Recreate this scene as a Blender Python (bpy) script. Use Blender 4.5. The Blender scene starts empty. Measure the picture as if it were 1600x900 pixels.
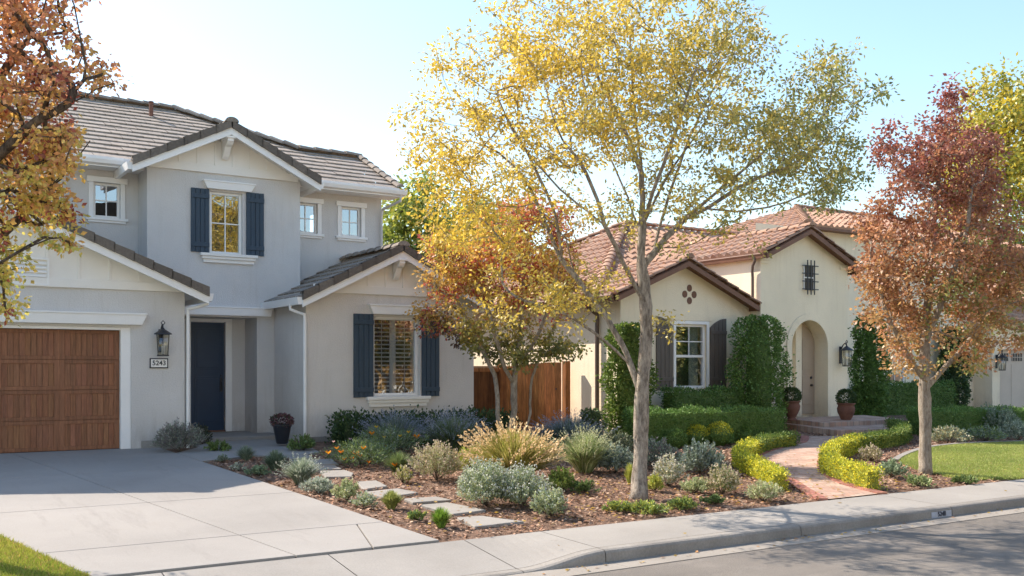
import bpy, math, random
import numpy as np
from mathutils import Vector

random.seed(7); rng = np.random.default_rng(7)
scn = bpy.context.scene
COL = scn.collection

# ------------------------------------------------------------------ camera, sky, sun, exposure
F_PX = 1550.0; YAW = math.atan(1001 / 1550); SA, CA = math.sin(YAW), math.cos(YAW); CAMZ = 1.454
cam_d = bpy.data.cameras.new('camera'); cam = bpy.data.objects.new('camera', cam_d); COL.objects.link(cam)
cam.location = (0, 0, CAMZ); cam.rotation_euler = (math.radians(90), 0, -YAW)
cam_d.sensor_width = 36; cam_d.lens = 36 * F_PX / 1600; cam_d.shift_y = 125 / 1600
cam_d.clip_start = 0.1; cam_d.clip_end = 2000
scn.camera = cam

SUN_EL = math.radians(42.0); SUN_AZ = math.radians(-28.0)      # azimuth from +Y towards +X
w = bpy.data.worlds.new('World'); scn.world = w; w.use_nodes = True
nt = w.node_tree; bg = nt.nodes['Background']
sky = nt.nodes.new('ShaderNodeTexSky'); sky.sky_type = 'NISHITA'; sky.sun_disc = False
sky.sun_elevation = SUN_EL; sky.sun_rotation = SUN_AZ; sky.altitude = 50; sky.air_density = 1.4; sky.dust_density = 0.9; sky.ozone_density = 3.0
nt.links.new(sky.outputs[0], bg.inputs[0]); bg.inputs[1].default_value = 0.077
sl = bpy.data.lights.new('sun', 'SUN'); sl.energy = 2.5; sl.angle = math.radians(0.5); sl.color = (1.0, 0.88, 0.76)
so = bpy.data.objects.new('sun', sl); COL.objects.link(so)
so.rotation_euler = Vector((math.cos(SUN_EL) * math.sin(SUN_AZ), math.cos(SUN_EL) * math.cos(SUN_AZ), math.sin(SUN_EL))).to_track_quat('Z', 'Y').to_euler()
vs = scn.view_settings; vs.view_transform = 'Standard'; vs.look = 'None'; vs.gamma = 1; vs.use_curve_mapping = False
vs.exposure = 1.88
scn.cycles.max_bounces = 8; scn.cycles.transparent_max_bounces = 8

# ------------------------------------------------------------------ measuring helpers
def ray(u, v):
    t = (u - 800) / F_PX
    return Vector((SA + CA * t, CA - SA * t, (575 - v) / F_PX))
def AT(u, v, D):                       # point at view depth D
    return Vector((0, 0, CAMZ)) + ray(u, v) * D
def PX(u, v, Y):                       # (X, z) on a facade plane
    r = ray(u, v); k = Y / r.y
    return r.x * k, CAMZ + r.z * k
def XU(u, Y):
    r = ray(u, 500); return r.x / r.y * Y
def gz(y):
    if y >= 18.4: return 0.0
    if y >= 9.25: return -0.40 * (18.4 - y) / 9.15
    return -0.40 - 0.02 * (9.25 - y) / 1.05
def G(u, v):                           # point on the sloping ground
    r = ray(u, v); D = 15.0
    for _ in range(30):
        D = (gz(r.y * D) - CAMZ) / r.z
    return r.x * D, r.y * D

# ------------------------------------------------------------------ object helpers
def origin(o):
    p = Vector((0, 0, 0))
    while o is not None:
        p += o.location; o = o.parent
    return p
def tag(o, label=None, cat=None, group=None, kind=None):
    if label: o['label'] = label
    if cat: o['category'] = cat
    if group: o['group'] = group
    if kind: o['kind'] = kind
    return o
def thing(name, label, cat, loc, group=None):
    o = bpy.data.objects.new(name, None); COL.objects.link(o); o.location = loc; o.empty_display_size = 0.2
    return tag(o, label, cat, group)
def link(name, me, parent=None, loc=(0, 0, 0)):
    o = bpy.data.objects.new(name, me); COL.objects.link(o); o.location = loc
    if parent is not None: o.parent = parent
    return o

class MB:
    def __init__(s): s.v = []; s.f = []; s.c = []
    def poly(s, pts, col=None):
        n = len(s.v); s.v += [tuple(p) for p in pts]; s.f.append(tuple(range(n, n + len(pts)))); s.c.append(col)
        return s
    def box(s, x0, x1, y0, y1, z0, z1, col=None):
        n = len(s.v)
        s.v += [(x0, y0, z0), (x1, y0, z0), (x1, y1, z0), (x0, y1, z0), (x0, y0, z1), (x1, y0, z1), (x1, y1, z1), (x0, y1, z1)]
        for f in ((0, 3, 2, 1), (4, 5, 6, 7), (0, 1, 5, 4), (1, 2, 6, 5), (2, 3, 7, 6), (3, 0, 4, 7)):
            s.f.append(tuple(n + i for i in f)); s.c.append(col)
        return s
    def obox(s, O, U, V, W, col=None):         # box from corner O and three edge vectors
        O, U, V, W = map(Vector, (O, U, V, W)); n = len(s.v)
        s.v += [tuple(p) for p in (O, O + U, O + U + V, O + V, O + W, O + U + W, O + U + V + W, O + V + W)]
        for f in ((0, 3, 2, 1), (4, 5, 6, 7), (0, 1, 5, 4), (1, 2, 6, 5), (2, 3, 7, 6), (3, 0, 4, 7)):
            s.f.append(tuple(n + i for i in f)); s.c.append(col)
        return s
    def prism(s, pts, y0, y1, col=None):       # XZ outline swept along Y
        n = len(s.v); k = len(pts)
        s.v += [(x, y0, z) for x, z in pts] + [(x, y1, z) for x, z in pts]
        s.f.append(tuple(range(n, n + k))); s.f.append(tuple(range(n + 2 * k - 1, n + k - 1, -1))); s.c += [col, col]
        for i in range(k):
            j = (i + 1) % k; s.f.append((n + i, n + k + i, n + k + j, n + j)); s.c.append(col)
        return s
    def slab(s, pts, dz=0.0, th=0.04, zf=None, col=None):  # plan outline laid on the ground
        zf = zf or gz; n = len(s.v); k = len(pts)
        s.v += [(x, y, zf(y) + dz) for x, y in pts] + [(x, y, zf(y) + dz - th) for x, y in pts]
        s.f.append(tuple(range(n, n + k))); s.c.append(col)
        for i in range(k):
            j = (i + 1) % k; s.f.append((n + i, n + k + i, n + k + j, n + j)); s.c.append(col)
        return s
    def tube(s, pts, r, seg=8, cap=True, col=None):
        pts = [Vector(p) for p in pts]; rs = r if isinstance(r, (list, tuple)) else [r] * len(pts)
        n = len(s.v); up = Vector((0, 0, 1)); prev = None
        for i, p in enumerate(pts):
            d = (pts[min(i + 1, len(pts) - 1)] - pts[max(i - 1, 0)]).normalized()
            if prev is None: a = d.cross(up if abs(d.z) < .95 else Vector((1, 0, 0))).normalized()
            else:
                a = (prev - d * prev.dot(d)).normalized()
            prev = a; b = d.cross(a)
            for k in range(seg):
                q = 2 * math.pi * k / seg; s.v.append(tuple(p + (a * math.cos(q) + b * math.sin(q)) * rs[i]))
        for i in range(len(pts) - 1):
            for k in range(seg):
                k2 = (k + 1) % seg
                s.f.append((n + i * seg + k, n + i * seg + k2, n + (i + 1) * seg + k2, n + (i + 1) * seg + k)); s.c.append(col)
        if cap:
            s.f.append(tuple(n + k for k in range(seg))[::-1]); s.c.append(col)
            m = n + (len(pts) - 1) * seg; s.f.append(tuple(m + k for k in range(seg))); s.c.append(col)
        return s
    def lathe(s, cx, cy, prof, seg=20, col=None):   # prof = [(r, z)]
        n = len(s.v)
        for r, z in prof:
            for k in range(seg):
                q = 2 * math.pi * k / seg; s.v.append((cx + r * math.cos(q), cy + r * math.sin(q), z))
        for i in range(len(prof) - 1):
            for k in range(seg):
                k2 = (k + 1) % seg
                s.f.append((n + i * seg + k, n + i * seg + k2, n + (i + 1) * seg + k2, n + (i + 1) * seg + k)); s.c.append(col)
        s.f.append(tuple(n + k for k in range(seg))[::-1]); s.c.append(col)
        m = n + (len(prof) - 1) * seg; s.f.append(tuple(m + k for k in range(seg))); s.c.append(col)
        return s
    def build(s, name, mat, parent=None, smooth=False, bevel=0, loc=None):
        off = origin(parent) if parent is not None else Vector((0, 0, 0))
        base = Vector(loc) if loc is not None else Vector((0, 0, 0))
        me = bpy.data.meshes.new(name)
        me.from_pydata([tuple(Vector(p) - off - base) for p in s.v], [], s.f); me.materials.append(mat)
        if any(c is not None for c in s.c):
            at = me.attributes.new('tint', 'FLOAT_COLOR', 'FACE')
            at.data.foreach_set('color', np.array([(tuple(c) + (1,)) if c is not None else (1, 1, 1, 1) for c in s.c], dtype=np.float32).ravel())
        if smooth:
            me.polygons.foreach_set('use_smooth', [True] * len(me.polygons))
        me.update()
        o = link(name, me, parent, base)
        if bevel:
            b = o.modifiers.new('bevel', 'BEVEL'); b.width = bevel; b.segments = 2; b.limit_method = 'ANGLE'
        return o

# ------------------------------------------------------------------ materials
def new_mat(name):
    m = bpy.data.materials.new(name); m.use_nodes = True; n = m.node_tree
    return m, n, n.nodes['Principled BSDF'], n.nodes['Material Output']
def noise(n, scale, detail=4, rough=.55, vec=None, stretch=None):
    g = n.nodes.new('ShaderNodeNewGeometry'); t = n.nodes.new('ShaderNodeTexNoise')
    src = g.outputs['Position']
    if stretch:
        mp = n.nodes.new('ShaderNodeMapping'); mp.inputs['Scale'].default_value = stretch; n.links.new(src, mp.inputs[0]); src = mp.outputs[0]
    n.links.new(src, t.inputs['Vector']); t.inputs['Scale'].default_value = scale; t.inputs['Detail'].default_value = detail; t.inputs['Roughness'].default_value = rough
    return t
def ramp(n, src, stops):
    r = n.nodes.new('ShaderNodeValToRGB'); e = r.color_ramp.elements
    while len(e) > 1: e.remove(e[-1])
    e[0].position = stops[0][0]; e[0].color = tuple(stops[0][1]) + (1,)
    for p, c in stops[1:]:
        x = e.new(p); x.color = tuple(c) + (1,)
    n.links.new(src, r.inputs[0]); return r
def mixc(n, mode, fac, a, b):
    x = n.nodes.new('ShaderNodeMix'); x.data_type = 'RGBA'; x.blend_type = mode
    if isinstance(fac, float): x.inputs[0].default_value = fac
    else: n.links.new(fac, x.inputs[0])
    for i, q in ((6, a), (7, b)):
        if isinstance(q, tuple): x.inputs[i].default_value = q + (1,)
        else: n.links.new(q, x.inputs[i])
    return x.outputs[2]
def bump(n, src, strength, dist, bs, prev=None):
    b = n.nodes.new('ShaderNodeBump'); b.inputs['Strength'].default_value = strength; b.inputs['Distance'].default_value = dist
    n.links.new(src, b.inputs['Height'])
    if prev is not None: n.links.new(prev, b.inputs['Normal'])
    n.links.new(b.outputs[0], bs.inputs['Normal']); return b.outputs[0]
def surf(name, col, rough=.8, var=.12, vscale=1.2, bscale=60, bstr=.4, bdist=.004, fine=.08, fscale=90, tint=False, spec=.3, stretch=None, stain=None, metallic=0, splash=None):
    m, n, b, o = new_mat(name)
    b.inputs['Roughness'].default_value = rough; b.inputs['Specular IOR Level'].default_value = spec; b.inputs['Metallic'].default_value = metallic
    a = noise(n, vscale, 5, .6, stretch=stretch)
    r = ramp(n, a.outputs[0], [(.3, tuple(c * (1 - var) for c in col)), (.7, tuple(min(1, c * (1 + var)) for c in col))])
    f = noise(n, fscale, 3, .6, stretch=stretch); fr = ramp(n, f.outputs[0], [(.3, (1 - fine,) * 3), (.7, (1 + fine,) * 3)])
    c = mixc(n, 'MULTIPLY', 1.0, r.outputs[0], fr.outputs[0])
    if stain:
        sn = noise(n, stain[0], 6, .65); sr = ramp(n, sn.outputs[0], [(stain[1], (0, 0, 0)), (stain[2], (1, 1, 1))])
        c = mixc(n, 'MIX', sr.outputs[0], c, stain[3])
    if splash:
        g = n.nodes.new('ShaderNodeNewGeometry'); sp = n.nodes.new('ShaderNodeSeparateXYZ'); n.links.new(g.outputs['Position'], sp.inputs[0])
        zr_ = n.nodes.new('ShaderNodeMapRange'); zr_.inputs[1].default_value = .0; zr_.inputs[2].default_value = .75; zr_.inputs[3].default_value = .8; zr_.inputs[4].default_value = 0; n.links.new(sp.outputs[2], zr_.inputs[0])
        n2 = noise(n, 5, 6, .7, stretch=(1, 1, .45)); r2 = ramp(n, n2.outputs[0], [(.35, (0, 0, 0)), (.7, (1, 1, 1))]); mm = n.nodes.new('ShaderNodeMath'); mm.operation = 'MULTIPLY'; n.links.new(zr_.outputs[0], mm.inputs[0]); n.links.new(r2.outputs[0], mm.inputs[1])
        c = mixc(n, 'MIX', mm.outputs[0], c, splash)
        n3 = noise(n, 2.2, 5, .6, stretch=(3, 3, .25)); r3 = ramp(n, n3.outputs[0], [(.55, (1, 1, 1)), (.8, (.90, .885, .86))]); c = mixc(n, 'MULTIPLY', 1.0, c, r3.outputs[0])
    if tint:
        at = n.nodes.new('ShaderNodeAttribute'); at.attribute_name = 'tint'; c = mixc(n, 'MULTIPLY', 1.0, c, at.outputs[0])
    n.links.new(c, b.inputs['Base Color'])
    if bstr:
        bn = noise(n, bscale, 4, .6, stretch=stretch); bump(n, bn.outputs[0], bstr, bdist, b)
    return m
M = {}
M['stucco'] = surf('grey_stucco', (.62, .60, .57), .95, .07, .7, 40, .8, .01, .07, 60, splash=(.36, .31, .25))
M['stucco_warm'] = surf('taupe_stucco', (.65, .61, .56), .95, .07, .7, 40, .8, .01, .07, 60, splash=(.36, .31, .25))
M['stucco_cream'] = surf('cream_stucco', (.86, .75, .56), .95, .06, .6, 38, .8, .01, .06, 60, splash=(.46, .37, .27))
M['white'] = surf('white_paint', (.87, .855, .82), .5, .03, 2, 30, .15, .002, .03)
M['cream'] = surf('cream_siding', (.86, .825, .76), .6, .03, 1.5, 30, .2, .002, .03)
M['navy'] = surf('navy_paint', (.044, .068, .095), .55, .12, 2, 40, .3, .002, .1, 30, stretch=(6, 6, .6))
M['navydoor'] = surf('dark_navy_gloss', (.018, .045, .09), .35, .1, 2, 40, .1, .001, .05)
M['brownshut'] = surf('dark_taupe_paint', (.13, .108, .09), .6, .1, 2, 40, .3, .002, .1, 30, stretch=(6, 6, .6))
M['wood'] = surf('stained_wood', (.27, .118, .06), .55, .25, 3.2, 30, .4, .003, .22, 14, stretch=(7, 7, .45), tint=True)
M['cedar'] = surf('cedar_boards', (.48, .19, .06), .7, .35, 3, 30, .5, .004, .3, 12, stretch=(6, 6, .4), tint=True)
M['tile'] = surf('concrete_roof_tile', (.31, .262, .215), .9, .10, .6, 25, .5, .008, .2, 22, tint=True)
M['clay'] = surf('clay_roof_tile', (.47, .285, .19), .9, .12, 1.5, 25, .4, .006, .15, 25, tint=True)
M['brownwood'] = surf('brown_fascia', (.19, .095, .06), .6, .15, 3, 30, .2, .002)
M['concrete'] = surf('broom_concrete', (.30, .283, .258), .9, .13, .45, 120, .45, .003, .07, 70, stain=(.9, .56, .9, (.26, .24, .21)))
def add_marks(m, sc, lo, hi, col, st):
    n = m.node_tree; b = n.nodes['Principled BSDF']; l = b.inputs['Base Color'].links[0]; src = l.from_socket; a = noise(n, sc, 7, .72, stretch=st); q = ramp(n, a.outputs[0], [(lo, (0, 0, 0)), (hi, (.55, .55, .55))]); n.links.new(mixc(n, 'MIX', q.outputs[0], src, col), b.inputs['Base Color'])
add_marks(M['concrete'], 2.2, .56, .74, (.22, .205, .185), (1.6, .22, 1)); add_marks(M['concrete'], 9, .66, .74, (.17, .16, .145), None)
M['walk'] = surf('sidewalk_concrete', (.295, .276, .246), .9, .13, .6, 100, .45, .003, .08, 60, stain=(1.7, .6, .85, (.25, .225, .195)))
add_marks(M['walk'], 7, .62, .72, (.20, .185, .16), None)
M['curb'] = surf('curb_concrete', (.27, .25, .22), .9, .2, 1.5, 60, .5, .006, .12, 40)
M['gutter'] = surf('gutter_concrete', (.27, .245, .21), .9, .14, 1.2, 80, .5, .004, .1, 60)
M['asphalt'] = surf('worn_asphalt', (.19, .17, .145), .9, .16, .5, 160, 1.0, .01, .4, 140, stain=(.8, .55, .8, (.28, .25, .215)))
add_marks(M['asphalt'], 1.3, .52, .7, (.15, .138, .125), (.3, 1.5, 1))
M['stone'] = surf('stepping_stone', (.295, .276, .246), .9, .13, 1.5, 70, .5, .005, .1, 50)
M['mulch'] = surf('bark_mulch', (.22, .135, .09), .95, .45, 6, 60, 1.0, .04, .5, 45)
M['chip'] = surf('bark_chips', (1, 1, 1), .9, .15, 20, 60, .3, .004, .1, tint=True)
M['soil'] = surf('soil', (.16, .11, .07), .95, .3, .5, 20, .6, .03, .3, 8)
M['dark'] = surf('dark_joint_fill', (.12, .11, .10), .95, .1, 3, 40, 0)  # dark filler colour showing through the open driveway joints
M['lawnbase'] = surf('lawn_soil', (.17, .19, .05), .95, .3, 2, 30, .6, .03, .3, 20)
M['black'] = surf('black_iron', (.022, .024, .03), .45, .1, 4, 60, .15, .001, spec=.5)
M['bronze'] = surf('downspout_brown', (.13, .09, .07), .55, .1, 4, 60, .1, .001)
M['terra'] = surf('terracotta', (.17, .08, .055), .85, .25, 6, 40, .4, .003, .15)
M['potdark'] = surf('dark_glazed_pot', (.022, .024, .032), .35, .2, 6, 30, .2, .002, spec=.5)
M['curtain'] = surf('pale_curtain', (.55, .58, .52), .9, .1, 3, 20, 0)
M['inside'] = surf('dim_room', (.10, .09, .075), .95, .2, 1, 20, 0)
M['taupe'] = surf('taupe_door_paint', (.42, .33, .24), .55, .05, 2, 30, .15, .002)
M['greige'] = surf('greige_garage_paint', (.55, .47, .385), .6, .05, 2, 30, .15, .002)
M['weathered'] = surf('weathered_wood', (.30, .24, .19), .85, .2, 4, 40, .4, .004, .2, 20, stretch=(1, 1, 5))
M['paintblue'] = surf('faded_curb_paint', (.40, .43, .48), .8, .15, 14, 60, .2, .001)
M['ink'] = surf('number_ink', (.03, .035, .05), .6, .05, 3, 40, 0)
def bark(name, c1, c2, sc=1.0):
    m, n, b, o = new_mat(name); b.inputs['Roughness'].default_value = .95; b.inputs['Specular IOR Level'].default_value = .15
    a = noise(n, 20 * sc, 7, .75, stretch=(1, 1, .28)); r = ramp(n, a.outputs[0], [(.38, c1), (.58, c2)])
    f = noise(n, 3, 4, .6); fr = ramp(n, f.outputs[0], [(.3, (.75, .75, .75)), (.7, (1.2, 1.18, 1.12))])
    n.links.new(mixc(n, 'MULTIPLY', 1.0, r.outputs[0], fr.outputs[0]), b.inputs['Base Color'])
    bump(n, a.outputs[0], 1.0, .05, b); return m
M['bark'] = bark('grey_bark', (.17, .14, .115), (.46, .40, .335))
M['bark_pale'] = bark('pale_bark', (.27, .22, .17), (.47, .41, .34), 1.6)
M['bark_dark'] = bark('dark_bark', (.06, .045, .035), (.19, .145, .11), 1.3)
def leafmat(name, trans=.42, rough=.5, gloss=.06):
    m, n, b, o = new_mat(name); n.nodes.remove(b)
    at = n.nodes.new('ShaderNodeAttribute'); at.attribute_name = 'tint'
    d = n.nodes.new('ShaderNodeBsdfDiffuse'); t = n.nodes.new('ShaderNodeBsdfTranslucent'); g = n.nodes.new('ShaderNodeBsdfGlossy')
    g.inputs['Roughness'].default_value = rough; g.inputs['Color'].default_value = (.8, .8, .8, 1)
    nn = noise(n, 40, 2, .5); nr = ramp(n, nn.outputs[0], [(.3, (.82, .82, .82)), (.7, (1.15, 1.15, 1.15))])
    c = mixc(n, 'MULTIPLY', 1.0, at.outputs[0], nr.outputs[0])
    n.links.new(c, d.inputs[0]); n.links.new(c, t.inputs[0])
    m1 = n.nodes.new('ShaderNodeMixShader'); m1.inputs[0].default_value = trans; n.links.new(d.outputs[0], m1.inputs[1]); n.links.new(t.outputs[0], m1.inputs[2])
    m2 = n.nodes.new('ShaderNodeMixShader'); m2.inputs[0].default_value = gloss; n.links.new(m1.outputs[0], m2.inputs[1]); n.links.new(g.outputs[0], m2.inputs[2])
    n.links.new(m2.outputs[0], o.inputs[0]); return m
M['leaf'] = leafmat('tree_leaf', .45); M['shrub'] = leafmat('shrub_leaf', .25, .6, .04); M['grass'] = leafmat('grass_blade', .35, .6, .03)
M['petal'] = leafmat('petal', .4, .6, .02)
def glass(name, fac, tr=(.75, .78, .8)):
    m, n, b, o = new_mat(name); n.nodes.remove(b)
    t = n.nodes.new('ShaderNodeBsdfTransparent'); t.inputs[0].default_value = tr + (1,)
    g = n.nodes.new('ShaderNodeBsdfGlossy'); g.inputs['Roughness'].default_value = .01; g.inputs[0].default_value = (.92, .95, 1, 1)
    nn = noise(n, 1.3, 2, .5); bp = n.nodes.new('ShaderNodeBump'); bp.inputs['Strength'].default_value = .25; bp.inputs['Distance'].default_value = .02
    n.links.new(nn.outputs[0], bp.inputs['Height']); n.links.new(bp.outputs[0], g.inputs['Normal'])
    x = n.nodes.new('ShaderNodeMixShader'); x.inputs[0].default_value = fac
    n.links.new(t.outputs[0], x.inputs[1]); n.links.new(g.outputs[0], x.inputs[2]); n.links.new(x.outputs[0], o.inputs[0]); return m
M['glass'] = glass('window_glass', .36); M['lampglass'] = glass('seeded_glass', .12, (.9, .88, .8))
def brickmat():
    m, n, b, o = new_mat('brick_paving'); b.inputs['Roughness'].default_value = .9
    g = n.nodes.new('ShaderNodeNewGeometry'); mp = n.nodes.new('ShaderNodeMapping'); mp.inputs['Rotation'].default_value = (0, 0, .5)
    n.links.new(g.outputs['Position'], mp.inputs[0]); t = n.nodes.new('ShaderNodeTexBrick'); n.links.new(mp.outputs[0], t.inputs['Vector'])
    t.inputs['Scale'].default_value = 1; t.inputs['Brick Width'].default_value = .21; t.inputs['Row Height'].default_value = .105; t.inputs['Mortar Size'].default_value = .006
    t.inputs['Color1'].default_value = (.38, .22, .155, 1); t.inputs['Color2'].default_value = (.48, .35, .265, 1); t.inputs['Mortar'].default_value = (.28, .22, .175, 1); t.inputs['Bias'].default_value = 0
    a = noise(n, 2.5, 5, .6); r = ramp(n, a.outputs[0], [(.3, (.8, .8, .8)), (.7, (1.2, 1.2, 1.2))])
    n.links.new(mixc(n, 'MULTIPLY', 1.0, t.outputs[0], r.outputs[0]), b.inputs['Base Color'])
    iv = n.nodes.new('ShaderNodeMath'); iv.operation = 'SUBTRACT'; iv.inputs[0].default_value = 1; n.links.new(t.outputs['Fac'], iv.inputs[1])
    bump(n, iv.outputs[0], .5, .006, b); return m
M['brick'] = brickmat()
M['brickedge'] = surf('brick_edging', (.34, .15, .11), .9, .3, 5, 40, .4, .005, .2, 20, tint=True)

# ------------------------------------------------------------------ ground, drive, street
def sheet(name, mat, pts, dz, th=.0, zf=None, subdiv=None):
    m = MB()
    if th: m.slab(pts, dz, th, zf)
    else: m.poly([(x, y, (zf or gz)(y) + dz) for x, y in pts])
    o = m.build(name, mat); tag(o, kind='structure'); return o
# terrain: rows across Y, dropping below the street
m = MB(); XL, XR = -260, 380
rows = [(-300, -.62), (-2.6, -.62), (-2.5, -.60), (8.0, -.60), (8.3, -.60), (9.2, -.60), (9.25, -.46), (18.4, -.06), (40, -.06), (400, -.06)]
for (ya, za), (yb, zb) in zip(rows[:-1], rows[1:]):
    m.poly([(XL, ya, za), (XR, ya, za), (XR, yb, zb), (XL, yb, zb)])
tag(m.build('ground', M['soil']), kind='structure')
m = MB(); m.poly([(XL, -4.6, -.50), (XR, -4.6, -.50), (XR, -2.5, -.50), (XL, -2.5, -.50)]); tag(m.build('sidewalk', M['walk']), kind='structure')  # far sidewalk out of view, added to bounce sunlight
m = MB(); m.poly([(XL, -60, -.56), (XR, -60, -.56), (XR, -4.6, -.52), (XL, -4.6, -.52)]); tag(m.build('ground', surf('bounce_lawn', (.34, .33, .16), .95, .2, 1, 30, .4)), kind='structure')  # unseen far lawn, added pale to bounce light onto the facades
# road
m = MB(); m.poly([(XL, -2.5, -.55), (XR, -2.5, -.55), (XR, 3, -.50), (XL, 3, -.50)]); m.poly([(XL, 3, -.50), (XR, 3, -.50), (XR, 7.72, -.555), (XL, 7.72, -.555)])
tag(m.build('road', M['asphalt']), kind='structure')
m = MB()
for i in range(-20, 60):
    m.slab([(i * 3.0 + .4, 7.72), (i * 3.0 + 3.392, 7.72), (i * 3.0 + 3.392, 8.06), (i * 3.0 + .4, 8.06)], 0, .05, lambda y: -.548 + .003 * (y - 7.6))
tag(m.build('gutter', M['gutter']), kind='structure')
# curb with a dropped section in front of the driveway
def curb_top(x):
    if x >= 6.35: return -.42
    if x >= 5.35: return -.53 + .11 * (.5 - .5 * math.cos(math.pi * (x - 5.35) / 1.0))
    if x >= 0.6: return -.53
    if x >= -.4: return -.42 - .11 * (x + .4)
    return -.42
def xs_range(a, b, step):
    r = [a]
    while r[-1] + step < b - 1e-6: r.append(r[-1] + step)
    return r + [b]
joints = [-60, -30, -12, -6, -3, -.4, .6, 2.2, 3.8, 5.35, 6.35, 9.3, 12.3, 15.3, 18.3, 21.3, 24.3, 27.3, 33, 39, 50, 80, 130]
m = MB(); mw = MB()
for a, b in zip(joints[:-1], joints[1:]):
    a2, b2 = a + .004, b - .004
    xs = xs_range(a2, b2, .125 if (a >= 5 and b < 6.5) or (-.5 < a < .5) else 1.0)
    for p, q in zip(xs[:-1], xs[1:]):
        zp, zq = curb_top(p), curb_top(q)
        # rounded nose
        prof = [(8.05, -.56, 0), (8.058, None, -.035), (8.072, None, -.012), (8.10, None, 0), (8.20, None, .002)]
        for (y0, z0, d0), (y1, z1, d1) in zip(prof[:-1], prof[1:]):
            f = lambda z, d, t: z if z is not None else max(t + d, -.555 + (y0 - 8.05) * .1)
            m.poly([(p, y0, f(z0, d0, zp)), (q, y0, f(z0, d0, zq)), (q, y1, f(z1, d1, zq)), (p, y1, f(z1, d1, zp))])
    # sidewalk slabs
    for xa in xs_range(a, b, 3.2 if a > -12 and b < 40 else 50)[:-1]:
        xb = min(b, xa + (3.2 if a > -12 and b < 40 else 50))
        if b - xb < .2: xb = b
        xs = xs_range(xa + .005, xb - .005, .125 if (a >= 5 and b < 6.5) or (-.5 < a < .5) else 2.0)
        if xs[-1] <= xs[0]: continue
        for p, q in zip(xs[:-1], xs[1:]):
            ys = [8.204, 8.7, 9.24]
            for y0, y1 in zip(ys[:-1], ys[1:]):
                zz = lambda x, y: (curb_top(x) + .003) + (-.395 - curb_top(x)) * (y - 8.2) / 1.05
                mw.poly([(p, y0, zz(p, y0)), (q, y0, zz(q, y0)), (q, y1, zz(q, y1)), (p, y1, zz(p, y1))])
        if xb >= b: break
tag(m.build('curb', M['curb']), kind='structure'); tag(mw.build('sidewalk', M['walk']), kind='structure')
# driveway: slabs with open joints
def lx(y): return 1.53 + (y - 9.7) * -.235           # left edge
def rx(y): return 5.06 + (y - 9.25) * -.078          # right edge
def mx(y): return 3.42 + (y - 9.6) * -.165           # middle joint
m = MB(); g = .007
ys = [9.258, 10.42, 12.80, 15.6, 18.5]
for i, (a, b) in enumerate(zip(ys[:-1], ys[1:])):
    a2, b2 = a + (g if i else .002), b - g
    m.slab([(lx(a2), a2), (mx(a2) - g, a2), (mx(b2) - g, b2), (lx(b2), b2)], .03, .08)
    if i == 0:
        m.slab([(mx(a2) + g, a2), (4.28, a2), (4.62, b2), (mx(b2) + g, b2)], .03, .08)
        m.slab([(4.30, a2), (rx(a2), a2), (rx(b2), b2), (4.64, b2)], .03, .08)
    else:
        m.slab([(mx(a2) + g, a2), (rx(a2), a2), (rx(b2), b2), (mx(b2) + g, b2)], .03, .08)
tag(m.build('driveway', M['concrete'], bevel=.004), kind='structure')
m = MB(); m.slab([(lx(9.262) + .02, 9.27), (rx(9.262) - .02, 9.27), (rx(18.4), 18.45), (lx(18.4), 18.45)], .012, .03)
tag(m.build('driveway_joint_filler', M['dark']), kind='structure')
# mulch bed
m = MB()
ysb = [9.252, 12, 15, 18.4, 19, 22.5]
for a, b in zip(ysb[:-1], ysb[1:]): m.poly([(4.3, a, gz(a)), (60, a, gz(a)), (60, b, gz(b)), (4.3, b, gz(b))])
tag(m.build('mulch_bed', M['mulch']), kind='structure')
# concrete walk to the porch
wp = [G(*p) for p in ((306, 724), (360, 718), (400, 714), (450, 717), (500, 709), (446, 697))]
yF = 19.3
walk = [(rx(16.3) + .01, 16.3), wp[2], wp[3], wp[4], (6.95, 18.1), (6.6, 19.35), (5.05, 19.35), (5.0, 18.2), (rx(17.6) + .01, 17.5)]
sheet('garden_walk', M['concrete'], walk, .03, .06)
m = MB(); m.box(4.85, 7.05, 19.36, 21.05, -.05, .10); o = m.build('porch_slab', M['concrete'], bevel=.01); tag(o, kind='structure')
# stepping stones (individual things)
stones = [[(447, 713), (482, 712), (489, 718), (452, 720)], [(455, 722), (518, 720), (529, 728), (472, 729.5)], [(480, 731.5), (525, 730), (533, 735.5), (490, 737)],
          [(500, 739), (540, 737.5), (553, 742), (550, 748), (508, 748.5)], [(558, 756), (588, 754), (605, 763), (568, 768)], [(570, 772), (622, 766.5), (654, 773), (600, 781)],
          [(630, 783), (680, 779.5), (706, 785), (645, 789)], [(655, 793), (700, 788.5), (759, 801), (708, 807)], [(714, 813), (752, 810), (818, 819), (742, 827)]]
slab_lab = ['stepping stone nearest the porch walk, first of the row', 'second stepping stone down from the porch walk', 'narrow third stepping stone beside the grey green clump',
            'fourth stepping stone with a rounded corner in the shade', 'fifth stepping stone at the edge of the house shade', 'first fully sunlit stepping stone behind the pale dwarf shrub',
            'thin stepping stone behind the bright green grass tuft', 'large irregular stepping stone beside the bright green grass tuft', 'stepping stone nearest the sidewalk, last of the row']
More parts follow.
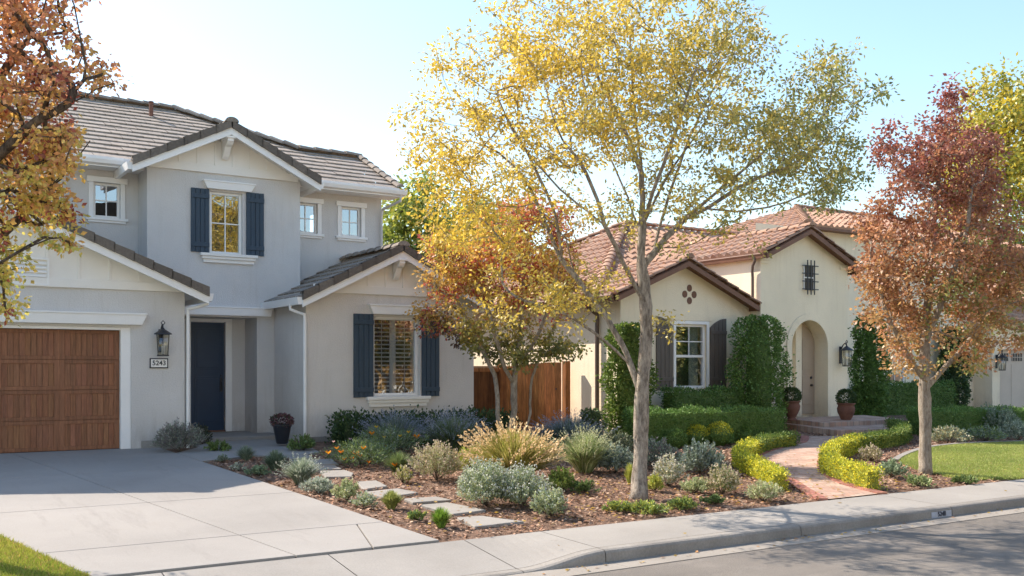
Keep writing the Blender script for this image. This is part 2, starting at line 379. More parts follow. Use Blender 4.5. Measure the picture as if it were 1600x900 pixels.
for st, lb in zip(stones, slab_lab):
    pts = [G(*p) for p in st]; cx = sum(p[0] for p in pts) / len(pts); cy = sum(p[1] for p in pts) / len(pts)
    pp = []
    for i, p in enumerate(pts):      # roughen the outline a little
        q = pts[(i + 1) % len(pts)]
        for t in (0, .33, .66): pp.append((p[0] + (q[0] - p[0]) * t + random.uniform(-.012, .012), p[1] + (q[1] - p[1]) * t + random.uniform(-.012, .012)))
    m = MB(); m.slab(pp, .035, .07)
    tag(m.build('stepping_stone', M['stone'], loc=(cx, cy, gz(cy)), bevel=.01), lb, 'stepping stone', 'stepping stones through the mulch')

# brick path of the cream house
pl = [(1276, 779.5), (1262, 766), (1240, 752), (1205, 736), (1184, 722), (1195, 710), (1225, 700), (1258, 692), (1262, 683)]
pr = [(1362, 771.5), (1318, 759), (1292, 746), (1279, 731), (1283, 714), (1297, 700), (1325, 690), (1352, 682)]
PL = [G(*p) for p in pl]; PR = [G(*p) for p in pr]
PL[0] = (PL[0][0], 9.26); PR[0] = (PR[0][0], 9.26)
def resample(P, n):
    P = [Vector(p) for p in P]; L = [0]
    for a, b in zip(P[:-1], P[1:]): L.append(L[-1] + (b - a).length)
    out = []
    for i in range(n):
        s = L[-1] * i / (n - 1); k = max(j for j in range(len(L)) if L[j] <= s + 1e-9); k = min(k, len(P) - 2)
        t = (s - L[k]) / max(1e-6, L[k + 1] - L[k]); 
        p0, p1, p2, p3 = P[max(k - 1, 0)], P[k], P[k + 1], P[min(k + 2, len(P) - 1)]
        q = .5 * ((2 * p1) + (p2 - p0) * t + (2 * p0 - 5 * p1 + 4 * p2 - p3) * t * t + (3 * p1 - p0 - 3 * p2 + p3) * t ** 3)
        out.append((q.x, q.y))
    return out
A = resample(PL, 40); B = resample(PR, 40)
m = MB()
for i in range(39): m.poly([(A[i][0], A[i][1], gz(A[i][1]) + .02), (B[i][0], B[i][1], gz(B[i][1]) + .02), (B[i + 1][0], B[i + 1][1], gz(B[i + 1][1]) + .02), (A[i + 1][0], A[i + 1][1], gz(A[i + 1][1]) + .02)])
tag(m.build('brick_path', M['brick']), kind='structure')
m = MB()
for C in (A, B):
    sgn = -1 if C is A else 1
    RS = resample(C, 150)
    for a, b in zip(RS[:-1], RS[1:]):
        d = Vector((b[0] - a[0], b[1] - a[1])); L = d.length; d.normalize(); nrm = Vector((d.y, -d.x)) * (sgn * .17)
        a_ = Vector(a) - nrm * .15; t = random.uniform(.75, 1.25)
        m.obox((a_.x, a_.y, gz(a[1]) - .02), (d.x * (L - .006), d.y * (L - .006), gz(b[1]) - gz(a[1])), (nrm.x, nrm.y, 0), (0, 0, .055), (t, t * random.uniform(.9, 1.1), t))
tag(m.build('brick_edging', M['brickedge']), kind='structure')
m = MB(); m.slab([(18.9, 15.3), (21.7, 14.9), (22.6, 15.6), (22.6, 17.2), (19.0, 17.2)], .14, .2); m.slab([(19.2, 15.95), (22.3, 15.95), (22.3, 17.2), (19.2, 17.2)], .25, .12)
tag(m.build('brick_landing', M['brick'], bevel=.008), kind='structure')

# lawns
def inpoly(x, y, P):
    c = np.zeros(len(x), bool); n = len(P)
    for i in range(n):
        x0, y0 = P[i]; x1, y1 = P[(i + 1) % n]
        if y0 == y1: continue
        k = ((y0 > y) != (y1 > y)) & (x < (x1 - x0) * (y - y0) / (y1 - y0) + x0); c ^= k
    return c
gzv = np.vectorize(gz)
def quads(name, C4, cols, mat, parent=None, loc=(0, 0, 0)):
    N = len(C4); me = bpy.data.meshes.new(name); k = C4.shape[1]
    me.vertices.add(N * k); me.vertices.foreach_set('co', np.ascontiguousarray((C4 - np.array(loc, dtype=float)[None, None, :]).reshape(-1), dtype=np.float32))
    me.loops.add(N * k); me.loops.foreach_set('vertex_index', np.arange(N * k, dtype=np.int32))
    me.polygons.add(N); me.polygons.foreach_set('loop_start', np.arange(0, N * k, k, dtype=np.int32))
    me.update(calc_edges=True); me.materials.append(mat)
    at = me.attributes.new('tint', 'FLOAT_COLOR', 'FACE'); c = np.ones((N, 4), np.float32); c[:, :3] = cols; at.data.foreach_set('color', c.ravel())
    o = link(name, me, parent, (0, 0, 0) if parent is not None else loc)
    return o
def lawn(poly, n, hgt, cols, name='lawn_grass'):
    xs = [p[0] for p in poly]; ys = [p[1] for p in poly]
    x = rng.uniform(min(xs), max(xs), n); y = rng.uniform(min(ys), max(ys), n); k = inpoly(x, y, poly); x, y = x[k], y[k]; N = len(x)
    z = gzv(y) + .01; a = rng.uniform(0, 2 * np.pi, N); h = hgt * rng.uniform(.5, 1.2, N); wd = rng.uniform(.004, .009, N)
    base = np.stack([x, y, z], 1); side = np.stack([np.cos(a), np.sin(a), 0 * a], 1) * wd[:, None]
    lean = np.stack([rng.normal(0, .45, N), rng.normal(0, .45, N), np.ones(N)], 1) * h[:, None]
    V = np.stack([base - side, base + side, base + lean], 1)
    pn = (np.sin(x * 2.1 + np.sin(y * 3)) + np.sin(y * 2.7 + x)) * .25 + .5 + rng.normal(0, .2, N); pn = np.clip(pn, 0, 1)[:, None]
    c = np.array(cols[0])[None] * pn + np.array(cols[1])[None] * (1 - pn); dry = rng.random(N) < .12; c[dry] = cols[2]; c = c * rng.uniform(.75, 1.25, N)[:, None]
    tag(quads(name, V, c, M['grass']), 'short mown lawn grass', 'grass', kind='stuff')
LL = [(lx(9.4) - .03, 9.3), (lx(18) - .03, 18), (-9, 18), (-9, 9.3)]
sheet('lawn', M['lawnbase'], LL, -.012, .05)
lawn([(lx(9.4) + .01, 9.28), (lx(12.6) + .01, 12.6), (-1, 12.6), (-1, 9.28)], 90000, .05, ((.30, .36, .05), (.46, .45, .08), (.55, .36, .14)))
lawn([(lx(12.6) + .01, 12.6), (lx(18) + .01, 18), (-6, 18), (-6, 12.6)], 20000, .05, ((.30, .36, .05), (.46, .45, .08), (.55, .36, .14)))
ring = [(1404, 722), (1412, 716), (1428, 709), (1452, 702), (1490, 697), (1540, 694), (1600, 692)]
RG = resample([G(*p) for p in ring], 30)
RL = RG + [(30, 11.9), (30, 9.262), (16.0, 9.262), (15.2, 9.5)] + [G(1490, 748), G(1440, 737), G(1412, 728)]
sheet('lawn', M['lawnbase'], RL, .012, .05)
lawn(RL, 420000, .045, ((.28, .36, .08), (.42, .47, .12), (.52, .45, .20)))
m = MB()
for a, b in zip(RG[:-1], RG[1:]):
    d = Vector((b[0] - a[0], b[1] - a[1])); L = d.length; d.normalize(); n_ = Vector((-d.y, d.x)) * .12
    m.obox((a[0], a[1], gz(a[1]) - .03), (d.x * (L - .01), d.y * (L - .01), gz(b[1]) - gz(a[1])), (n_.x, n_.y, 0), (0, 0, .08))
tag(m.build('lawn_edging', M['curb']), kind='structure')

# ------------------------------------------------------------------ roofs
def clip(poly, ax, val, keep_ge):
    out = []
    for i in range(len(poly)):
        p, q = poly[i], poly[(i + 1) % len(poly)]; a = p[ax] - val; b = q[ax] - val
        if not keep_ge: a, b = -a, -b
        if a >= -1e-9: out.append(p)
        if (a > 1e-9 and b < -1e-9) or (a < -1e-9 and b > 1e-9):
            t = a / (a - b); out.append((p[0] + (q[0] - p[0]) * t, p[1] + (q[1] - p[1]) * t))
    return out
def tiles(mb, O, U, V, poly, course=.33, tw=.33, barrel=False, tone=.05):
    """poly in (a along eave, b up slope); O, U, V world vectors"""
    O, U, V = Vector(O), Vector(U).normalized(), Vector(V).normalized(); Nn = U.cross(V)
    if Nn.z < 0: Nn = -Nn
    b1 = max(p[1] for p in poly); a0 = min(p[0] for p in poly); a1 = max(p[0] for p in poly); k = 0; b0m = min(p[1] for p in poly)
    k = math.floor(b0m / course + 1e-6)
    while k * course < b1 - 1e-6:
        lo, hi = k * course, (k + 1) * course; band = clip(clip(poly, 1, lo, True), 1, hi, False)
        if len(band) >= 3:
            off = (k % 2) * tw * .5 if not barrel else 0
            j = math.floor((a0 - off) / tw)
            while j * tw + off < a1:
                xa, xb = j * tw + off, (j + 1) * tw + off; cell = clip(clip(band, 0, xa + .0, True), 0, xb - (.0 if barrel else .006), False); j += 1
                if len(cell) < 3: continue
                t = 1 + random.uniform(-tone, tone) * 1.6; hue = random.uniform(-.02, .02); colr = (t * (1 + hue), t, t * (1 - hue))
                if barrel and random.random() < .07: colr = (t * .8, t * .7, t * .66)
                if barrel and random.random() < .06: colr = (t * 1.05, t * 1.15, t * 1.15)
                jit = random.uniform(-.004, .004) * (2.5 if barrel else 1)
                lift = (.040 if not barrel else .05)
                def H(a, b, arch=0): return .012 + (lift - .012) * (1 - (b - lo) / course) + jit + arch
                if not barrel:
                    mb.poly([O + U * a + V * b + Nn * H(a, b) for a, b in cell], colr)
                    mb.poly([O + U * xa_ + V * b_ + Nn * h_ for xa_, b_, h_ in ((max(xa, min(c[0] for c in cell if c[1] < lo + 1e-4) if any(c[1] < lo + 1e-4 for c in cell) else xa), lo, 0), (min(xb, max([c[0] for c in cell if c[1] < lo + 1e-4] or [xb])) - .006, lo, 0), (min(xb, max([c[0] for c in cell if c[1] < lo + 1e-4] or [xb])) - .006, lo, H(0, lo)), (max(xa, min([c[0] for c in cell if c[1] < lo + 1e-4] or [xa])), lo, H(0, lo)))], colr) if any(c[1] < lo + 1e-4 for c in cell) else None
                else:
                    S = 6
                    for s_ in range(S):
                        c0, c1 = xa + (xb - xa) * s_ / S, xa + (xb - xa) * (s_ + 1) / S; cc = clip(clip(cell, 0, c0, True), 0, c1, False)
                        if len(cc) < 3: continue
                        ar = lambda a: .075 * max(0, math.sin(math.pi * min(1, max(0, (a - xa) / (xb - xa)) * 1.35))) if (a - xa) / (xb - xa) < .74 else -.012
                        mb.poly([O + U * a + V * b + Nn * H(a, b, ar(a)) for a, b in cc], colr)
                        lows = [c[0] for c in cc if c[1] < lo + 1e-4]
                        if len(lows) >= 2:
                            p, q = min(lows), max(lows)
                            mb.poly([O + U * p + V * lo, O + U * q + V * lo, O + U * q + V * lo + Nn * H(0, lo, ar(q)), O + U * p + V * lo + Nn * H(0, lo, ar(p))], (colr[0] * .9, colr[1] * .9, colr[2] * .9))
        k += 1
def caps(mb, p0, p1, r=.12, step=.36, side=None, lift=0.03, seg=8, flat=.7):
    p0, p1 = Vector(p0), Vector(p1); d = p1 - p0; L = d.length; d.normalize(); n = max(1, int(L / step)); step = L / n
    s = d.cross(Vector((0, 0, 1))).normalized(); u = s.cross(d)
    for i in range(n):
        a = p0 + d * (i * step - .02); b = p0 + d * ((i + 1) * step + .015); t = .8 + random.uniform(-.2, .15); col = (t, t, t)
        rs = (r * 1.08, r * .9); j = random.uniform(0, .008)
        ring = []
        for q, rr, z in ((a, rs[0], lift + .012 + j), (b, rs[1], lift)):
            ring.append([q + s * (rr * math.cos(w_)) + u * (rr * flat * math.sin(w_) + z) for w_ in [math.pi * k / seg for k in range(seg + 1)]])
        for k in range(seg): mb.poly([ring[0][k], ring[0][k + 1], ring[1][k + 1], ring[1][k]], col)
        mb.poly(ring[0], col); mb.poly(ring[1][::-1], col)
def gable_roof(P, xc, x0, x1, zpk, s, y0, y1, tmat, trim, barrel=False, rakecap=True, course=.33, tw=.33, bh=.16, capr=.13, xcut0=None):
    """gable facing -Y; zpk is the tile surface at the peak"""
    k = math.sqrt(1 + s * s); m = MB()
    z = lambda x: zpk - s * abs(x - xc)
    for xt, sg in ((x0, 1), (x1, -1)):
        tiles(m, (xt, y0 if sg < 0 else y1, z(xt) - .06), (0, 1 if sg < 0 else -1, 0), (sg, 0, s), [(0, 0), (y1 - y0, 0), (y1 - y0, abs(xc - xt) * k), (0, abs(xc - xt) * k)], course, tw, barrel)
    rf = m.build('roof', tmat, P)
    m = MB(); caps(m, (xc, y0 - .03, zpk - .05), (xc, y1, zpk - .05), capr, .36)
    if rakecap:
        for xt in (x0, x1):
            n = max(2, int(abs(xc - xt) * k / .33)); 
            for i in range(n):
                a, b = i / n, (i + 1) / n; xa, xb = xt + (xc - xt) * a, xt + (xc - xt) * b; za, zb = z(xa), z(xb); t = random.uniform(.42, .62); e = .02 if i < n else 0  # rake tiles tinted dark, their shade put into the colour
                h0, h1 = .052, .035
                for (ya, yb, lo, hi) in ((y0 - .045, y0 + .03, -.10, 1), (y0 - .045, y0 + .15, .0, 1)):
                    t *= 1 if lo > 5 else .93
                    pts = [(xa, za + (lo - .02 if lo < 0 else .0)), (xb + (xb - xa) * .04, zb + (lo - .005 if lo < 0 else 0)), (xb + (xb - xa) * .04, zb + h1), (xa, za + h0)]
                    m.prism(pts, ya + (.001 if lo >= 0 else 0), yb, (t, t, t))
    m.build('ridge_tile', tmat, rf)
    # deck (soffit) and barge boards
    m = MB(); th = .05; dz = .075
    for xt in (x0, x1):
        e = .02 if xt < xc else -.02
        m.prism([(xt + e, z(xt + e) - dz), (xc, zpk - dz), (xc, zpk - dz - th), (xt + e, z(xt + e) - dz - th)], y0 + .045, y1)
    m.build('soffit', trim, rf)
    m = MB(); f = .095
    for xt in (x0, x1):
        m = MB(); m.prism([(xt, z(xt) - f), (xc, zpk - f), (xc, zpk - f - bh), (xt, z(xt) - f - bh)], y0, y0 + .04); m.build('barge_board', trim, rf)
    for xt, sg in ((x0, -1), (x1, 1)):
        m = MB(); a, b = (xt - .1, xt + .01) if sg < 0 else (xt - .01, xt + .1)
        m.prism([(a, z(xt) - .06), (b, z(xt) - .06), (b, z(xt) - .20), (a + .0 if sg > 0 else a + .03, z(xt) - .20), ] if sg < 0 else [(a, z(xt) - .06), (b, z(xt) - .06), (b - .03, z(xt) - .20), (a, z(xt) - .20)], y0 + .05, y1 - .0)
        m.build('gutter', trim, rf)
    return rf

# ------------------------------------------------------------------ facade helpers
def wall(mb, x0, x1, z0, z1, y, holes=(), depth=.16):
    xs = sorted({x0, x1} | {h[0] for h in holes} | {h[1] for h in holes}); zs = sorted({z0, z1} | {h[2] for h in holes} | {h[3] for h in holes})
    for a, b in zip(xs[:-1], xs[1:]):
        for c, d in zip(zs[:-1], zs[1:]):
            cx, cz = (a + b) / 2, (c + d) / 2
            if any(h[0] < cx < h[1] and h[2] < cz < h[3] for h in holes): continue
            mb.poly([(a, y, c), (b, y, c), (b, y, d), (a, y, d)])
    for h in holes:
        mb.poly([(h[0], y, h[2]), (h[0], y, h[3]), (h[0], y + depth, h[3]), (h[0], y + depth, h[2])]); mb.poly([(h[1], y, h[2]), (h[1], y + depth, h[2]), (h[1], y + depth, h[3]), (h[1], y, h[3])])
        mb.poly([(h[0], y, h[3]), (h[1], y, h[3]), (h[1], y + depth, h[3]), (h[0], y + depth, h[3])]); mb.poly([(h[0], y, h[2]), (h[0], y + depth, h[2]), (h[1], y + depth, h[2]), (h[1], y, h[2])])
def side(mb, x, y0, y1, z0, z1): mb.poly([(x, y0, z0), (x, y1, z0), (x, y1, z1), (x, y0, z1)])
def window(P, x0, x1, z0, z1, y, nx=2, nz=2, fr=.055, casing=0, frame='white', setback=.07, sash=False, label=None, plain=False):
    """x0..z1 is the wall opening"""
    m = MB(); Y0, Y1 = y + setback, y + setback + .06
    m.box(x0, x0 + fr, Y0, Y1, z0, z1).box(x1 - fr, x1, Y0, Y1, z0, z1).box(x0 + fr, x1 - fr, Y0, Y1, z0, z0 + fr).box(x0 + fr, x1 - fr, Y0, Y1, z1 - fr, z1)
    if sash: m.box(x0 + fr, x1 - fr, Y0 - .01, Y1, (z0 + z1) / 2 - .03, (z0 + z1) / 2 + .03)
    W = m.build('window', M[frame], P, bevel=.006)
    if label: W['label'] = label
    m = MB(); m.poly([(x0 + fr, Y0 + .035, z0 + fr), (x1 - fr, Y0 + .035, z0 + fr), (x1 - fr, Y0 + .035, z1 - fr), (x0 + fr, Y0 + .035, z1 - fr)]); m.build('pane', M['glass'], W)
    m = MB(); mt = .011
    for i in range(1, nx): xx = x0 + fr + (x1 - x0 - 2 * fr) * i / nx; m.box(xx - mt, xx + mt, Y0 + .018, Y0 + .03, (z0 + z1) / 2 + .03 if plain else z0 + fr, z1 - fr)
    for i in range(1, nz):
        if plain and i < nz / 2: continue
        zz = z0 + fr + (z1 - z0 - 2 * fr) * i / nz
        if sash and abs(zz - (z0 + z1) / 2) < .05: continue
        m.box(x0 + fr, x1 - fr, Y0 + .016, Y0 + .028, zz - mt, zz + mt)
    if m.f: m.build('muntins', M[frame], W)
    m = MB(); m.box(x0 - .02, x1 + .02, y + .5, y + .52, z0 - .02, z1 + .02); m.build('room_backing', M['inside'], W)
    return W
def crown_head(P, x0, x1, z0, z1, y, flare=.07, pr=.10, mat='white', name='head_trim'):
    m = MB(); n = len(m.v)     # tapered cornice: wider on top
    m.v += [(x0 + flare, y - pr + .02, z0), (x1 - flare, y - pr + .02, z0), (x1 - flare, y + .01, z0), (x0 + flare, y + .01, z0), (x0, y - pr, z1), (x1, y - pr, z1), (x1, y + .01, z1), (x0, y + .01, z1)]
    for f in ((0, 3, 2, 1), (4, 5, 6, 7), (0, 1, 5, 4), (1, 2, 6, 5), (2, 3, 7, 6), (3, 0, 4, 7)): m.f.append(tuple(n + i for i in f)); m.c.append(None)
    m.box(x0 - .01, x1 + .01, y - pr - .015, y + .008, z1 + .0005, z1 + .03)
    return m.build(name, M[mat], P, bevel=.004)
def sill(P, x0, x1, z0, z1, y, mat='cream', pr=.11, name='sill'):
    h = z1 - z0; m = MB(); m.box(x0, x1, y - pr, y + .05, z1 - h * .32, z1); m.box(x0 + .035, x1 - .035, y - pr * .75, y + .01, z1 - h * .62, z1 - h * .325); m.box(x0 + .07, x1 - .07, y - pr * .45, y + .01, z0, z1 - h * .625)
    return m.build(name, M[mat], P, bevel=.008)
def shutter(P, x0, x1, z0, z1, y, mat='navy', nb=4, arch=0, batt=(.07, .93)):
    m = MB(); m.box(x0 + .005, x1 - .005, y - .02, y + .0, z0 + .005, z1 - .005 - abs(arch or 0)); bw = (x1 - x0) / nb
    for i in range(nb):
        a, b = x0 + i * bw + .005, x0 + (i + 1) * bw - .005
        if arch:
            zt = lambda x: z1 - abs(arch) * ((x - (x1 if arch > 0 else x0)) / (x1 - x0)) ** 2
            m.prism([(a, z0), (b, z0), (b, zt(b)), ((a + b) / 2, zt((a + b) / 2)), (a, zt(a))], y - .04, y - .0205)
        else: m.box(a, b, y - .04, y - .0205, z0, z1)
    for t in batt: zz = z0 + (z1 - z0) * t; m.box(x0 + .004, x1 - .004, y - .06, y - .0405, zz - .045, zz + .045)
    return m.build('shutter', M[mat], P, bevel=.004)
def picture_frame(W, x0, x1, z0, z1, y, wd=.09, mat='white'):
    m = MB(); m.box(x0 - wd, x0, y - .03, y + .01, z0, z1).box(x1, x1 + wd, y - .03, y + .01, z0, z1)
    m.box(x0 - wd - .04, x1 + wd + .04, y - .055, y + .01, z1 + .0005, z1 + .11)
    m.build('casing', M[mat], W, bevel=.006)
    m = MB(); m.box(x0 - wd - .05, x1 + wd + .05, y - .07, y + .01, z0 - .055, z0 - .0005); m.box(x0 - wd - .01, x1 + wd + .01, y - .04, y + .01, z0 - .10, z0 - .0555); m.build('sill', M[mat], W, bevel=.006)
def siding(P, xc, x0, x1, zb, zt, y, band=.16, mat='cream', batt=.36, brk=True, pk=0):
    """board and batten gable infill; zt(x) underside of roof"""
    m = MB(); m.prism([(x0, zb), (x1, zb), (x1, zt(x1)), (xc, zt(xc)), (x0, zt(x0))], y - .012, y + .02); g_ = m.build('gable_siding', M[mat], P)
    m = MB(); m.box(x0 - .03, x1 + .03, y - .05, y - .0125, zb, zb + band); k = int((x1 - x0) / batt / 2) + 1
    for i in range(-k, k + 1):
        xx = xc + (i + .5) * batt
        if x0 + .05 < xx < x1 - .05 and zt(xx) > zb + band + .08: m.prism([(xx - .022, zb + band), (xx + .022, zb + band), (xx + .022, zt(xx + .022)), (xx - .022, zt(xx - .022))], y - .03, y - .0125)
    m.build('battens', M[mat], g_, bevel=.003)
    return g_
def corbel(P, xc, ztop, y, d=.34, h=.42, wd=.13, mat='white'):
    m = MB(); pr = [(0, 0), (-d, 0), (-d, -.10), (-d * .82, -.16), (-d * .55, -.19), (-d * .38, -.28), (-d * .2, -.36), (0, -h)]
    n = len(m.v); k = len(pr)
    m.v += [(xc - wd / 2, y + a, ztop + b) for a, b in pr] + [(xc + wd / 2, y + a, ztop + b) for a, b in pr]
    m.f.append(tuple(range(n, n + k))); m.f.append(tuple(range(n + 2 * k - 1, n + k - 1, -1))); m.c += [None, None]
    for i in range(k): j = (i + 1) % k; m.f.append((n + i, n + k + i, n + k + j, n + j)); m.c.append(None)
    m.box(xc - wd / 2 - .03, xc + wd / 2 + .03, y - d - .03, y, ztop - .05, ztop + .0)
    return m.build('corbel', M[mat], P, bevel=.01)
def lantern(name, x, y, z, label, s=1.0, mat='black'):
    """wall lantern; y wall face, z centre of glass"""
    P = thing(name, label, 'lantern', (x, y, z)); o = y - .17 * s
    m = MB(); m.box(x - .03 * s, x + .03 * s, y - .03 * s, y, z - .12 * s, z + .24 * s); m.lathe(x, y - .02, [(.0, z), (.0, z)], 4)
    m.tube([(x, y - .02, z + .16 * s), (x, y - .07 * s, z + .26 * s), (x, y - .13 * s, z + .31 * s), (x, o, z + .25 * s)], .012 * s, 8)
    m.tube([(x, o, z + .22 * s), (x, o, z + .30 * s), (x + .03 * s, o, z + .335 * s), (x, o, z + .37 * s), (x - .03 * s, o, z + .335 * s), (x, o, z + .30 * s)], .008 * s, 6)
    m.build('bracket', M[mat], P)
    m = MB(); m.lathe(x, o, [(.135 * s, z + .155 * s), (.13 * s, z + .17 * s), (.06 * s, z + .215 * s), (.03 * s, z + .235 * s), (.012 * s, z + .26 * s)], 16); m.build('lamp_cap', M[mat], P, smooth=False)
    m = MB(); m.lathe(x, o, [(.08 * s, z - .16 * s), (.10 * s, z + .155 * s)], 16); m.build('lamp_glass', M['lampglass'], P, smooth=True)
    m = MB(); m.lathe(x, o, [(.09 * s, z - .18 * s), (.09 * s, z - .16 * s)], 16)
    for k in range(6):
        q = k * math.pi / 3 + .3; m.tube([(x + .083 * s * math.cos(q), o + .083 * s * math.sin(q), z - .17 * s), (x + .104 * s * math.cos(q), o + .104 * s * math.sin(q), z + .16 * s)], .006 * s, 5)
    m.build('cage', M[mat], P)
    m = MB(); m.tube([(x, o, z - .15 * s), (x, o, z - .02 * s)], .022 * s, 8); m.build('candle', M['white'], P)
    return P
def text_obj(name, body, size, loc, mat, parent, rx=math.pi / 2, rz=0):
    cu = bpy.data.curves.new(name, 'FONT'); cu.body = body; cu.size = size; cu.extrude = .002; cu.align_x = 'CENTER'; cu.align_y = 'CENTER'; cu.offset = size * .012
    o = bpy.data.objects.new(name + '_tmp', cu); COL.objects.link(o); dg = bpy.context.evaluated_depsgraph_get()
    me = bpy.data.meshes.new_from_object(o.evaluated_get(dg)); bpy.data.objects.remove(o); me.materials.clear(); me.materials.append(mat)
    t = link(name, me, parent, loc); t.rotation_euler = (rx, 0, rz); return t

# ------------------------------------------------------------------ HOUSE 1 (grey, two storeys)
H1 = thing('grey_house', 'two storey grey stucco house with navy shutters, brown tile roof and wooden garage door', 'house', (5, 19, 0))
YG, YB, YW, YM, YD = 18.4, 20.3, 18.5, 21.1, 21.1
m = MB()
wall(m, -2.3, 4.79, -.05, 3.2, YG, [(-1.27, 3.86, -.05, 2.17)], .2)                       # garage front
m.poly([(-2.3, YG + .001, 3.2), (4.79, YG + .001, 3.2), (1.25, YG + .001, 4.3)])
side(m, 4.79, YG, YB, -.05, 2.9); side(m, -2.3, YG, YM, -.05, 2.9)
wall(m, 4.56, 7.71, 2.5, 5.62, YB, [(5.79, 6.46, 3.79, 5.06)], .2)                         # bay
side(m, 4.56, YB, YM, 0, 5.55); side(m, 7.71, YB, YM, 0, 5.55)
wall(m, 4.79, 7.14, -.05, 2.5, YB, [(5.08, 6.77, -.05, 2.499)], .001)                         # porch opening
side(m, 5.08, YB, YD, -.05, 2.5); side(m, 6.77, YB, YD, -.05, 2.5)
dX0, dX1 = XU(298, YD), XU(352, YD)
wall(m, 5.08, 6.77, .1, 2.5, YD, [(dX0, dX1, .1, 2.43)], .05)
m.poly([(5.08, YB, 2.5), (6.77, YB, 2.5), (6.77, YD, 2.5), (5.08, YD, 2.5)])
W1 = (3.71, 4.22, 4.46, 5.16); W0 = (2.42, 2.93, 4.46, 5.16); W3 = (7.9, 8.42, 4.46, 5.14); W4 = (8.99, 9.48, 4.46, 5.14)
wall(m, -5, 10.0, 2.502, 5.60, YM, [W0, W1, W3, W4], .16)                                     # main upper wall
side(m, 10.0, YM, 25, -.05, 5.6); side(m, -5, YM, 29, -.05, 5.6); m.poly([(-5, 29, 0), (10, 29, 0), (10, 29, 5.6), (-5, 29, 5.6)])
m.poly([(10.0, 21.0, 5.55), (10.0, 24.9, 5.55), (10.0, 22.9, 6.5)]); side(m, 8.7, 23, 29, 5, 5.9)
H1w = m.build('wall', M['stucco'], H1)
m = MB(); wl, wr = 7.14, 10.96
WW = (8.61, 9.66, .88, 2.50)
wall(m, wl, wr, -.1, 2.95, YW, [WW], .2); m.poly([(wl, YW + .001, 2.95), (wr, YW + .001, 2.95), (9.06, YW + .001, 3.8)])
side(m, wr, YW, 24, -.1, 2.95); side(m, wl, YW, YB + .01, -.1, 2.95)
m.build('wall', M['stucco_warm'], H1)
m = MB(); m.box(4.03, 4.80, YG - .025, YG, -.06, .16); m.build('plinth', M['curb'], H1, bevel=.004); m = MB(); m.box(wl - .02, wr + .02, YW - .02, YW, -.12, .10); m.build('plinth', M['curb'], H1, bevel=.004)
# roofs
def plan_slope(mb, pts, eave_y, ez, s, **kw):     # slope facing -Y, pts in plan
    k = math.sqrt(1 + s * s); tiles(mb, (0, eave_y, ez - .06), (1, 0, 0), (0, 1, s), [(x, (y - eave_y) * k) for x, y in pts], **kw)
def plan_slope_left(mb, pts, eave_x, ez, s, **kw):  # slope facing -X
    k = math.sqrt(1 + s * s); tiles(mb, (eave_x, 0, ez - .06), (0, -1, 0), (1, 0, s), [(-y, (x - eave_x) * k) for x, y in pts], **kw)
EY, EZ, S1 = 20.55, 5.60, .49
m = MB(); kw = dict(course=.335, tw=.33)
plan_slope(m, [(-5.3, EY), (10.25, EY), (10.25, 22.85), (-5.3, 22.85)], EY, EZ, S1, **kw)
plan_slope(m, [(-5.3, 22.85), (8.65, 22.85), (6.3, 25.2), (-5.3, 25.2)], EY, EZ, S1, **kw)
zr = lambda y: EZ + S1 * (y - EY)
m.poly([(-5.3, 25.2, zr(25.2)), (6.3, 25.2, zr(25.2)), (10.4, 29.3, EZ), (-5.3, 29.3, EZ)], (1, 1, 1))
m.poly([(6.3, 25.2, zr(25.2)), (8.65, 22.85, zr(22.85)), (10.4, 24.6, 5.75), (10.4, 29.3, 5.75)], (1, 1, 1))
m.poly([(8.65, 22.85, zr(22.85)), (10.25, 22.85, zr(22.85)), (10.25, 25.2, EZ), (8.65, 25.2, EZ)], (1, 1, 1))
R1 = m.build('roof', M['tile'], H1)
m = MB(); caps(m, (-5.3, 25.2, zr(25.2) - .04), (6.3, 25.2, zr(25.2) - .04), .13); caps(m, (6.3, 25.2, zr(25.2) - .04), (8.65, 22.85, zr(22.85) - .04), .13); caps(m, (8.65, 22.85, zr(22.85) - .04), (10.25, 22.85, zr(22.85) - .04), .13); caps(m, (10.2, EY, EZ - .03), (10.2, 22.85, zr(22.85) - .03), .09)
m.build('ridge_tile', M['tile'], R1)
m = MB(); m.box(-5.3, 10.28, EY - .03, EY + .0, EZ - .22, EZ - .03); m.box(-5.3, 10.28, EY + .001, YM + .1, EZ - .20, EZ - .16)
m.build('fascia', M['white'], R1); m = MB()
m.obox((10.18, EY, EZ - .22), (.06, 0, 0), (0, 22.85 - EY, (22.85 - EY) * S1), (0, 0, .17)); m.build('fascia', M['white'], R1, bevel=.004)
for ga, gb in ((-5.3, 4.15), (8.02, 10.33)):
    m = MB()
    for yy, zz, q in ((0, 0, 0),):
        pr = [(EY - .031, EZ - .20), (EY - .11, EZ - .17), (EY - .14, EZ - .10), (EY - .14, EZ - .045), (EY - .031, EZ - .045)]
        n = len(m.v); k = len(pr); m.v += [(ga, a, b) for a, b in pr] + [(gb, a, b) for a, b in pr]
        m.f.append(tuple(range(n, n + k))); m.f.append(tuple(range(n + 2 * k - 1, n + k - 1, -1))); m.c += [None, None]
        for i in range(k): j = (i + 1) % k; m.f.append((n + i, n + k + i, n + k + j, n + j)); m.c.append(None)
    m.build('gutter', M['white'], R1)
m = MB(); m.lathe(5.55, 24.3, [(.05, zr(24.3) - .05), (.05, zr(24.3) + .28), (.06, zr(24.3) + .28), (.06, zr(24.3) + .31)], 10); m.build('vent_pipe', M['terra'], R1)
gable_roof(H1, 6.08, 4.18, 7.98, 6.40, .50, 19.8, 22.6, M['tile'], M['white'])
